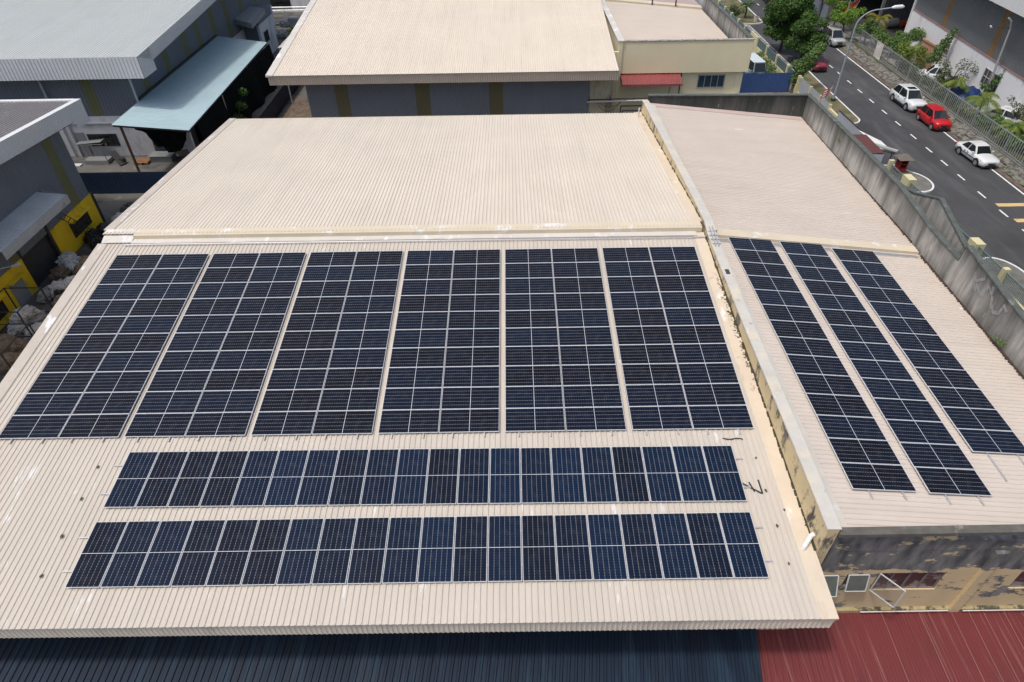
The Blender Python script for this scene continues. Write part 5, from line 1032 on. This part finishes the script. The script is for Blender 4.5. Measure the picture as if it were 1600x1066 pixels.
mb = MB(); mb.hexa([(fx(24)-.12, 24, GZ), (fx(24)+.12, 24, GZ), (fx(78)+.12, 78, GZ), (fx(78)-.12, 78, GZ), (fx(24)-.12, 24, ZB+.04), (fx(24)+.12, 24, ZB+.04), (fx(78)+.12, 78, ZB+.04), (fx(78)-.12, 78, ZB+.04)]); mb.build('kerb_wall', mat('stained_concrete', (.18, .175, .16), .9, .25, 1.5), t)
mb = MB(); mb.corr((fx(70)-.1, 70.4, ZB), (fx(68)-.1, 68.6, ZB), (fx(68)-.1, 68.6, ZT), (fx(70)-.1, 70.4, ZT), .3, .03, up=(-1,0,0)); single(mb, 'patch_sheet', m_flash, 'single pale ribbed sheet tied to the palisade fence', 'sheet')
t = thing('sheet_hoarding', (57, 92, GZ), 'grey-blue sheet hoarding along the far pavement near the top edge', 'fence')
mb = MB(); mb.corr((57.4, 86.5, GZ), (57.9, 104, GZ), (57.9, 104, GZ+2.2), (57.4, 86.5, GZ+2.2), .25, .03, up=(-1,0,0)); mb.build('sheet', mat('grey_blue_sheet', (.17, .20, .235), .6), t)

O = thing('white_plinth_warehouse', (66, 55, GZ), 'warehouse across the road with dark grey sheeting above a white wall', 'building')
def ox(y): return 60.2+.101*(y-38)
mb = MB(); mb.wall((ox(20), 20), (ox(78), 78), GZ, -2.55, -.25); mb.build('plinth_wall', mat('white_painted_wall', (.76, .76, .77), .8, .05, .5, [((.4, .39, .37), (.8, .8, .4), .54, .72, .6)]), O)
g_ = MB(); o_ = MB()
for a, b, k in ((20, 35, 0), (35, 36.2, 1), (36.2, 46.5, 0), (46.5, 47.6, 0), (47.6, 57.6, 0), (57.6, 58.7, 1), (58.7, 68.8, 0), (68.8, 69.9, 1), (69.9, 78, 0)):
    x_ = MB() if k else g_; x_.corr((ox(a)+.04, a, -2.55), (ox(b)+.04, b, -2.55), (ox(b)+.04, b, 3.4), (ox(a)+.04, a, 3.4), .3, .025, up=(-1,0,0))
    if k: x_.build('wall_stripe', mat('ochre_brown_sheet', (.22, .135, .06), .6), O)
m_og = mat('charcoal_sheet', (.145, .155, .165), .6, .08, .5); g_.corr((ox(78), 78, GZ), (ox(78)+25, 75, GZ), (ox(78)+25, 75, 3.4), (ox(78), 78, 3.4), .3, .03, up=(0,1,0)); g_.build('wall', m_og, O)
mb = MB(); mb.bar((ox(20)-.02, 20, -2.53), (ox(78)-.02, 78, -2.53), .1, .08); mb.build('plinth_trim', mat('dull_pink_trim', (.34, .17, .16), .7), O)
mb = MB(); mb.hexa([(ox(20)-1.3, 20, 2.3), (ox(20)+.1, 20, 2.3), (ox(79)+.1, 79, 2.3), (ox(79)-1.3, 79, 2.3), (ox(20)-1.3, 20, 3.8), (ox(20)+.1, 20, 3.9), (ox(79)+.1, 79, 3.9), (ox(79)-1.3, 79, 3.8)]); mb.build('fascia', m_wfas, O)
mb = MB(); mb.corr((ox(20)-1.3, 20, 3.85), (ox(79)-1.3, 79, 3.85), (ox(79)+22, 79, 6), (ox(20)+22, 20, 6), .3, .03, up=(0,0,1)); mb.build('roof', m_wroof, O)
d_ = Vector((.101, 1, 0)).normalized(); nn = Vector((-1, .101, 0)).normalized()
for y, w_, z_, h_ in ((66.0, 2.3, -4.75, 1.3), (54.4, 3.3, -4.9, 1.5), (43.4, 3.3, -4.9, 1.5), (32, 3.3, -4.9, 1.5)):
    window(O, (ox(y)-.0, y, z_), d_, w_, h_, nn, 5, 2, mat('pale_window_bars', (.5, .5, .5), .6), mat('dim_mauve_glass', (.10, .085, .085), .3, .4, 2), .05)
mb = MB(); mb.bar((ox(78)-.06, 77.9, GZ), (ox(78)-.06, 77.9, 2.4), .22); mb.build('corner_trim', m_wfas, O)
mb = MB(); mb.box(ox(48.4)-.06, ox(48.4), 47.9, 48.8, GZ+.9, GZ+2.6); mb.build('door', mat('tan_door', (.36, .27, .19), .7), O)
O = thing('open_shed', (78, 96, GZ), 'deep dark open workshop shed at the top of the picture', 'building')
m_dk = mat('unlit_shed_wall', (.035, .033, .03), .9, .4, .6)  # gloom of the unlit interior is put into the near-black wall colour
mb = MB(); mb.box(62, 100, 80, 124, 1.6, 1.9); mb.build('roof', m_wroof, O)
mb = MB(); mb.box(62, 100, 118, 118.3, GZ, 1.6); mb.box(98, 98.3, 80, 118, GZ, 1.6); mb.box(66, 98, 82.2, 82.4, -1.8, 1.6); mb.box(62.6, 62.8, 86, 118, -2.4, 1.6); mb.build('wall', m_dk, O)
mb = MB(); mb.quad((60, 79, GZ+.03), (98, 79, GZ+.03), (98, 118, GZ+.03), (60, 118, GZ+.03)); mb.build('floor', mat('unlit_shed_floor', (.04, .038, .036), .85, .4, .4, [((.12, .12, .12), (1.5, 1.5, 1), .6, .7, .6)]), O)  # floor painted near black too, for the shade inside the shed
for x, y in ((62.6, 82.3), (62.6, 90), (62.6, 98), (68.6, 82.3), (76, 82.3), (84, 82.3)):
    mb = MB(); mb.bar((x, y, GZ), (x, y, 1.6), .35); mb.build('column', mat('dim_grey_column', (.14, .14, .14), .8), O)
mb = MB(); mb.corr((66, 88, GZ+.1), (70.5, 88, GZ+.1), (70.5, 88, GZ+3.2), (66, 88, GZ+3.2), .3, .03, up=(0,-1,0)); single(mb, 'grey_partition', mat('dim_grey_sheet', (.16, .165, .17), .7), 'tall dull grey sheet screen standing inside the dark shed', 'screen')
mb = MB(); mb.box(61, 62.4, 90, 92, GZ+.03, GZ+1.7); single(mb, 'cardboard_box', mat('brown_board', (.22, .14, .08), .8), 'big brown box in the mouth of the dark shed', 'box', bevel=.05)
mb = MB(); mb.tube([(66.6, 84, GZ+.5), (69, 84.2, GZ+.5)], .5, 12); single(mb, 'fabric_roll', mat('faded_red_cloth', (.30, .04, .02), .8, .2, 1.5), 'dark red roll lying in the shed entrance', 'roll')
mb = MB(); mb.tube([(63.2, 83.4, GZ+.6), (66.2, 84.3, GZ+.6)], [.55, .6], 14); single(mb, 'pipe_section', mat('pale_grey_shell', (.26, .28, .29), .5), 'pale grey drum section lying beside the red roll', 'drum')
for i, (x, y) in enumerate(((71.4, 84), (72.2, 84.6), (72.8, 83.6))):
    t = thing('office_chair', (x, y, GZ), ('left', 'middle', 'right')[i]+' of three pale chairs in the dark shed doorway', 'chair', 'pale chairs in the shed')
    mb = MB(); mb.box(-.25, .25, -.25, .25, .42, .5); mb.build('seat', m_flash, t, world=False); mb = MB(); mb.box(-.25, .25, .2, .26, .5, 1.0); mb.build('backrest', m_flash, t, world=False)
    for a in (-.2, .2):
        for b in (-.2, .2): mb = MB(); mb.bar((a, b, 0), (a, b, .42), .04); mb.build('leg', m_iron, t, world=False)
mb = MB(); mb.box(61.6, 61.8, 66.2, 69.2, GZ, GZ+2.6); mb.box(61.5, 61.6, 66.2, 69.2, GZ+2.5, GZ+2.7); single(mb, 'plywood_board', mat('salmon_board', (.48, .27, .17), .8, .08, 1), 'salmon coloured board leaning by the white wall among bushes', 'board')

# ------------------------------------------------------------------ TREES AND PLANTS
def leafmat(name, c1, c2, c3):
    if name in MATS: return MATS[name]
    m = bpy.data.materials.new(name); t, b = nodes_of(m); MATS[name] = m
    v = coords(t); f = ramp(t, noise(t, v, 1.3, 2), .35, .65); g = ramp(t, noise(t, v, 9, 2), .4, .7)
    out = mixc(t, f, c1, c2); out = mixc(t, mathn(t, 'MULTIPLY', g, .5), out, c3)
    t.links.new(out, b.inputs['Base Color']); b.inputs['Roughness'].default_value = .55; b.inputs['Specular IOR Level'].default_value = .3
    tr = N(t, 'ShaderNodeBsdfTranslucent'); t.links.new(out, tr.inputs['Color']); mx = N(t, 'ShaderNodeMixShader'); mx.inputs[0].default_value = .25
    t.links.new(b.outputs[0], mx.inputs[1]); t.links.new(tr.outputs[0], mx.inputs[2]); t.links.new(mx.outputs[0], t.nodes['Material Output'].inputs['Surface']); return m
LM_dark = leafmat('dark_leaves', (0.038, 0.084, 0.019), (0.068, 0.149, 0.027), (0.115, 0.203, 0.041))
LM_olive = leafmat('olive_leaves', (0.061, 0.088, 0.03), (0.095, 0.135, 0.041), (0.135, 0.176, 0.068))
LM_bright = leafmat('bright_leaves', (0.101, 0.203, 0.027), (0.176, 0.311, 0.041), (0.27, 0.405, 0.081))
LM_mid = leafmat('mid_leaves', (0.075, 0.143, 0.038), (0.12, 0.21, 0.053), (0.18, 0.27, 0.09))
LM_yel = leafmat('yellowing_fronds', (.20, .17, .02), (.13, .17, .02), (.30, .19, .04))
LM_palm = leafmat('palm_fronds', (0.104, 0.169, 0.026), (0.182, 0.26, 0.039), (0.247, 0.26, 0.065))
m_bark = mat('bark', (.11, .085, .06), .95, .3, 4, bump=.6)
def leaves(mb, c, rad, n, size, rnd, squash=(1, 1, 1), shell=.5):
    c = Vector(c)
    for _ in range(n):
        d = Vector((rnd.gauss(0, 1), rnd.gauss(0, 1), rnd.gauss(0, 1))).normalized(); r = rad*(shell+(1-shell)*rnd.random()**.6)
        p = c+Vector((d.x*squash[0], d.y*squash[1], d.z*squash[2]))*r
        nrm = (d+Vector((rnd.gauss(0, .7), rnd.gauss(0, .7), rnd.gauss(0, .7)+.3))).normalized(); a = nrm.orthogonal().normalized(); a.rotate(Matrix.Rotation(rnd.uniform(0, 6.28), 3, nrm)); b = nrm.cross(a); s = size*rnd.uniform(.6, 1.3)
        mb.add([p-a*s, p+b*s*.45, p+a*s, p-b*s*.45], [(0, 1, 2, 3)])
def tree(name, label, cat, base, clumps, trunk_top, tr, lm, leaf=.14, dens=60, seed=1, group=None, lean=(0, 0)):
    rnd = random.Random(seed); t = thing(name, base, label, cat, group); x, y, z = base
    top = Vector((x+lean[0], y+lean[1], z+trunk_top)); mb = MB(); mb.tube([(x, y, z-.1), ((x+top.x)/2+.1, (y+top.y)/2, z+trunk_top*.5), top], [tr, tr*.8, tr*.6], 8)
    for cx, cy, cz, r in clumps:
        p = Vector((x+cx, y+cy, z+cz)); mid = top.lerp(p, .5)+Vector((0, 0, -.15)); mb.tube([top-Vector((0, 0, trunk_top*.15)), mid, p], [tr*.45, tr*.28, tr*.1], 5)
    mb.build('trunk', m_bark, t); mb = MB()
    for cx, cy, cz, r in clumps: leaves(mb, (x+cx, y+cy, z+cz), r, int(dens*r*r*9), leaf, rnd, (1, 1, .8), .45)
    mb.build('crown', lm, t); return t
def blobs(n, rx_, rz, cz, r0, r1, seed, up=0):
    rnd = random.Random(seed); out = []
    for i in range(n):
        a = rnd.uniform(0, 6.28); q_ = rnd.random()**.5; out.append((math.cos(a)*rx_*q_, math.sin(a)*rx_*q_, cz+rnd.uniform(-rz, rz), rnd.uniform(r0, r1)))
    return out
tree('roadside_tree', 'large dark green tree with a tall round crown at the near road edge', 'tree', (47.2, 74.2, GZ), blobs(30, 2.0, 2.3, 4.7, .8, 1.3, 3)+[(-1.8, -.4, 2.6, 1.0), (-1.0, -.8, 2.2, .9), (1.4, 0, 2.5, .9), (.2, -.8, 2.0, .8), (-2.0, .3, 3.6, .9)], 2.6, .2, LM_dark, .15, 75, 3)
tree('roadside_tree', 'smaller dull green tree overhanging the maroon car', 'tree', (48.2, 70.0, GZ), blobs(20, 1.8, 1.4, 3.3, .7, 1.1, 5)+[(1.7, -1, 1.8, .6), (1.9, .5, 2.3, .7), (1.2, -1.6, 2.2, .6)], 2.0, .14, LM_dark, .14, 70, 5)
tree('creeper_covered_stump', 'creeper smothered leaning trunk at the corner of the blue gate', 'tree', (43.9, 59.6, GZ), [(0, 0, .8, .4), (-.3, .1, 1.5, .6), (.2, 0, 2.2, .75), (-.2, .3, 2.7, .7), (.6, .3, 2.9, .75), (1.1, .5, 3.4, .75), (1.7, .8, 3.8, .7), (2.2, 1.1, 4.3, .6), (1.6, .8, 2.8, .6), (.9, .6, 2.3, .6)], 2.4, .42, LM_mid, .12, 70, 9, lean=(.5, .3))
tree('roadside_tree', 'bright green umbrella shaped tree farthest up the far pavement', 'tree', (57.2, 88.5, GZ), blobs(11, 1.8, .6, 4.2, .5, .8, 21), 3, .12, LM_bright, .14, 50, 21, 'bright green trees on the far pavement')
tree('roadside_tree', 'bright green open tree beside the red and yellow flag', 'tree', (57.0, 82.8, GZ), blobs(12, 1.8, .9, 3.9, .5, .8, 22), 2.4, .12, LM_bright, .14, 50, 22, 'bright green trees on the far pavement')
tree('roadside_tree', 'bright green low tree drooping over the silver estate', 'tree', (56.2, 78.2, GZ), blobs(13, 1.7, .8, 3.1, .5, .8, 23), 2.2, .12, LM_bright, .14, 50, 23, 'bright green trees on the far pavement')
tree('bush', 'mid green bush against the start of the palisade fence', 'bush', (58.3, 76.0, GZ), blobs(10, 1.5, .7, 2.2, .5, .8, 31), 1.2, .1, LM_mid, .13, 55, 31, 'bushes behind the palisade fence')
tree('bush', 'broad dark bush behind the fence near the shed corner', 'bush', (60.6, 72.6, GZ), blobs(16, 2.4, .7, 1.8, .5, .9, 32), 1.2, .1, LM_mid, .14, 50, 32, 'bushes behind the palisade fence')
tree('bush', 'loose yellow green bush in front of the salmon board', 'bush', (59.6, 67.6, GZ), blobs(10, 1.6, .7, 1.7, .5, .8, 33), 1, .08, LM_palm, .13, 50, 33, 'bushes behind the palisade fence')
tree('slender_tree', 'tall slender leafy tree rising across the white wall window', 'tree', (61.3, 65.0, GZ), [(0, 0, 1.8, .7), (.1, .1, 2.6, .7), (.4, .1, 3.3, .6), (.7, .1, 3.9, .5), (1.0, .2, 4.4, .4), (-.5, .2, 1.6, .7)], 3.4, .08, LM_mid, .14, 55, 34, lean=(.6, .1))
tree('bush', 'airy brownish green bush with bare twigs before the white wall', 'bush', (60.9, 60.2, GZ), blobs(13, 1.9, .8, 1.9, .4, .7, 35), 1.2, .1, LM_olive, .10, 26, 35, 'bushes behind the palisade fence')
tree('slender_tree', 'thin young tree with big leaves between the windows of the white wall', 'tree', (61.6, 55.0, GZ), [(0, 0, 1.2, .5), (.2, -.2, 2.4, .55), (.4, -.3, 3.0, .45), (.5, -.5, 3.6, .35), (-.6, 0, 1.9, .5)], 2.8, .06, LM_dark, .15, 45, 36, lean=(.4, -.3))
tree('bush', 'spreading wispy shrub at the right picture edge', 'bush', (60.6, 49.0, GZ), blobs(14, 1.8, 1.1, 1.9, .3, .5, 37)+[(.6, -2.5, 1.2, .5), (.9, -3.5, .9, .5)], 1.4, .08, LM_olive, .11, 28, 37, 'bushes behind the palisade fence')
tree('bush', 'low rounded bush behind the fence in front of the dark saloon', 'bush', (58.4, 44.2, GZ), blobs(12, 1.5, .5, 1.1, .5, .8, 38), .8, .07, LM_mid, .13, 50, 38, 'bushes behind the palisade fence')
tree('bush', 'low scrub along the fence foot nearest the camera', 'bush', (57.6, 40.6, GZ), blobs(10, 1.3, .4, .7, .4, .6, 39), .6, .06, LM_mid, .12, 50, 39, 'bushes behind the palisade fence')
tree('bush', 'scrub filling the fence foot between the palms', 'bush', (57.7, 53.6, GZ), [(0, k, .8+.1*math.sin(k), .6) for k in (-3, -2, -1, 0, 1, 2, 3.2)], .6, .06, LM_olive, .12, 45, 40, 'bushes behind the palisade fence')
tree('bush', 'long scrub at the fence foot beside the white crossover', 'bush', (57.9, 61.5, GZ), [(0, k, .9+.1*math.sin(k*2), .6) for k in (-3, -2, -1, 0, 1, 2, 3.2)], .6, .06, LM_olive, .12, 45, 41, 'bushes behind the palisade fence')
for i, (x, y, n, rr, hh, lm, lb) in enumerate(((59.3, 71.0, 9, 1.4, 1.6, LM_mid, 'bushy green clump behind the pale sheet of the palisade fence'), (58.6, 64.6, 10, 1.3, 1.2, LM_olive, 'dull green clump just behind the fence left of the pickup'),
      (59.2, 59.0, 9, 1.3, 1.1, LM_olive, 'tangled clump beside the blue tarpaulin'), (58.2, 48.4, 9, 1.0, .8, LM_mid, 'low clump at the nose of the white saloon'), (59.4, 41.6, 14, 1.9, 1.2, LM_olive, 'grey green clump nearest the camera behind the fence'))):
    tree('bush', lb, 'bush', (x, y, GZ), blobs(n, rr, .5, hh, .45, .75, 200+i), .8, .07, lm, .13, 40, 200+i, 'bushes behind the palisade fence')
def palm(label, base, th, nf, fl, lm, seed, droop=1.0, name='palm', thick=.09, wid=.32):
    rnd = random.Random(seed); t = thing(name, base, label, 'palm'); x, y, z = base
    mb = MB(); mb.tube([(x, y, z-.05), (x+.08, y, z+th*.5), (x, y, z+th)], [thick*1.4, thick, thick*.8], 8); mb.build('trunk', m_bark, t)
    for i in range(nf):
        a = 6.28*i/nf+rnd.uniform(-.2, .2); el = rnd.uniform(.2, 1.0); L_ = fl*rnd.uniform(.8, 1.1); mb = MB(); pts = []
        for k in range(9):
            s_ = k/8; r_ = L_*s_*math.cos(el*.7)*(1-.12*s_); h_ = L_*(s_*math.sin(el)*1.0-droop*.75*s_*s_); pts.append(Vector((x+math.cos(a)*r_, y+math.sin(a)*r_, z+th+h_)))
        mb.tube(pts, .015, 4, cap=False)
        side = Vector((-math.sin(a), math.cos(a), 0))
        for k in range(1, 8):
            for sub in (0, .5):
                p = pts[k].lerp(pts[min(8, k+1)], sub); d = (pts[min(8, k+1)]-pts[k]).normalized(); w_ = wid*fl*math.sin(math.pi*(k+sub+.7)/9.6)**.7
                for s_ in (-1, 1):
                    tip = p+side*s_*w_*.8+d*w_*.6-Vector((0, 0, w_*.45)); mb.add([p, p+d*.07, tip, p-d*.03], [(0, 1, 2), (0, 2, 3)])
        mb.build('frond', lm, t)
palm('yellowing palm with drooping fronds in front of the dark shed', (61.2, 79.6, GZ), 2.3, 12, 2.2, LM_yel, 51)
palm('arching palm behind the fence level with the white crossover', (58.9, 56.4, GZ), 1.8, 12, 2.1, LM_palm, 52)
palm('full palm behind the fence in front of the long white saloon', (58.6, 51.2, GZ), 2.0, 14, 2.3, LM_palm, 53)
palm('low palm behind the fence nearest the camera', (58.5, 45.7, GZ), 1.4, 12, 2.0, LM_palm, 54)
palm('narrow palm clump beside the salmon board', (60.0, 67.8, GZ), 1.9, 11, 1.8, LM_palm, 55)
palm('round headed dark cycad on the near verge at the top', (47.3, 90.0, GZ+.1), 1.7, 34, 1.25, LM_dark, 56, .6, 'cycad', .13, .16)
tree('bush', 'rounded grey green shrub beside the cycad', 'bush', (45.5, 88.4, GZ), blobs(8, .8, .8, 1.3, .5, .7, 61), .8, .07, LM_olive, .12, 55, 61)
t = thing('planter', (48.3, 88.0, GZ), 'pale round planter at the end of the verge', 'planter'); mb = MB(); mb.tube([(48.3, 88.0, GZ+.1), (48.3, 88.0, GZ+.75)], [.28, .36], 14); mb.build('pot', m_flash, t); mb = MB(); mb.tube([(48.3, 88.0, GZ+.68), (48.3, 88.0, GZ+.76)], .3, 12); mb.build('soil', m_soil, t)
for i, (x, y, r, lb) in enumerate(((43.0, 69, .5, 'climbing weeds on the inside of the yellow wall, farthest clump'), (43.0, 66.6, .55, 'climbing weeds on the yellow wall, middle clump'), (42.9, 64.2, .5, 'climbing weeds on the yellow wall beside the van'))):
    tree('weed_clump', lb, 'weeds', (x, y, GZ), [(0, -.6, .7, r), (.1, .2, 1.1, r), (0, .9, .7, r)], .6, .04, LM_mid, .11, 60, 70+i, 'weeds along the yellow wall')
for i, (x, y, r, lm, lb) in enumerate(((-14.9, 37.6, .42, LM_bright, 'fresh green weed at the foot of the navy fence'), (-13.5, 37.7, .25, LM_bright, 'small green sprout right of the weed by the navy fence'), (-9.2, 50, .7, LM_mid, 'green weeds in the gap beside the rear factory wall'), (-8.2, 46.8, .6, LM_palm, 'dry yellowish weeds at the corner of the rear factory'))):
    tree('weed_clump', lb, 'weeds', (x, y, GZ), [(0, 0, r*.8, r), (r*.6, .1, r*.7, r*.8), (-r*.5, .2, r*1.1, r*.7)], r*.5, .03, lm, .1, 70, 80+i)
tree('creeper', 'dark creeper climbing the black netting under the teal canopy', 'creeper', (-12.6, 49.5, GZ), [(0, 0, .5, .7), (0, 1.5, 1.2, .7), (0, 3, 2.0, .6), (.1, 4.2, 2.9, .5), (0, -1.6, .6, .6), (0, 2.2, .6, .7)], .8, .05, LM_dark, .12, 60, 90)
tree('roadside_tree', 'leafy tree beside the white house at the top', 'tree', (-12.2, 94, GZ), blobs(12, 1.6, 1.5, 3.6, .8, 1.2, 91), 2, .15, LM_bright, .2, 40, 91)
tree('bush', 'yellow green bush under the pinkish lean-to', 'bush', (-13.3, 79, GZ), blobs(8, 1.1, .7, 1.5, .6, .9, 92), 1, .08, LM_bright, .16, 45, 92)
# plants rooted in the parapet
for (y, z, n, lab) in ((28.2, 1.75, .16, 'tuft of weed growing out of the far parapet face'), (10.2, .5, .2, 'spray of green weed on the near parapet face')):
    rnd = random.Random(int(y)); mb = MB()
    for k in range(5 if n > .18 else 2): leaves(mb, (33.78-.03*k, y+(k-2)*.13, z+rnd.uniform(-.1, .1)), n*.9, 16, .045, rnd, (.5, 1, 1), .2)
    single(mb, 'wall_weed', LM_bright, lab, 'weed')
# graffiti on the parapet: K, N and a U with a stroke
def stroke(lines, w, name, label):
    mb = MB()
    for k, (a, b) in enumerate(lines):
        X_ = 33.825-.002*(k % 3); mb.bar((X_, a[0], a[1]), (X_, b[0], b[1]), .012, w, up=(0, 0, 1)) if False else mb.hexa(hx(X_, a, b, w))
    tag(mb.build(name, mat('faded_white_spray', (.33, .34, .34), .9, .3, 5, [((.15, .15, .14), (5, 5, 5), .45, .6, .8)]), F), label=label)
def hx(X_, a, b, w):
    a, b = Vector((0, *a)), Vector((0, *b)); d = (b-a).normalized(); s = Vector((0, -d.z, d.y))*w/2; q = [a-s-d*w*.3, b-s+d*w*.3, b+s+d*w*.3, a+s-d*w*.3]
    return [(X_, p.y, p.z) for p in q]+[(X_+.012, p.y, p.z) for p in q]
stroke([((13.25, 1.85), (12.75, 1.25)), ((12.62, 1.95), (13.0, 1.58)), ((12.98, 1.58), (12.35, 1.25))], .13, 'graffiti_letter', 'faded white spray-painted K')
stroke([((12.3, 1.9), (12.15, 1.6)), ((12.3, 1.9), (11.85, 1.68)), ((11.95, 1.98), (11.85, 1.68))], .09, 'graffiti_letter', 'faded white spray-painted N')
stroke([((11.75, 1.62), (11.6, 1.30)), ((11.6, 1.30), (11.3, 1.15)), ((11.3, 1.15), (11.05, 1.3)), ((11.05, 1.3), (10.98, 1.75)), ((11.0, 1.72), (10.75, 1.62))], .14, 'graffiti_letter', 'faded white spray-painted U with a side stroke')
for o in ROOTS:
    if '_o' in o: del o['_o']
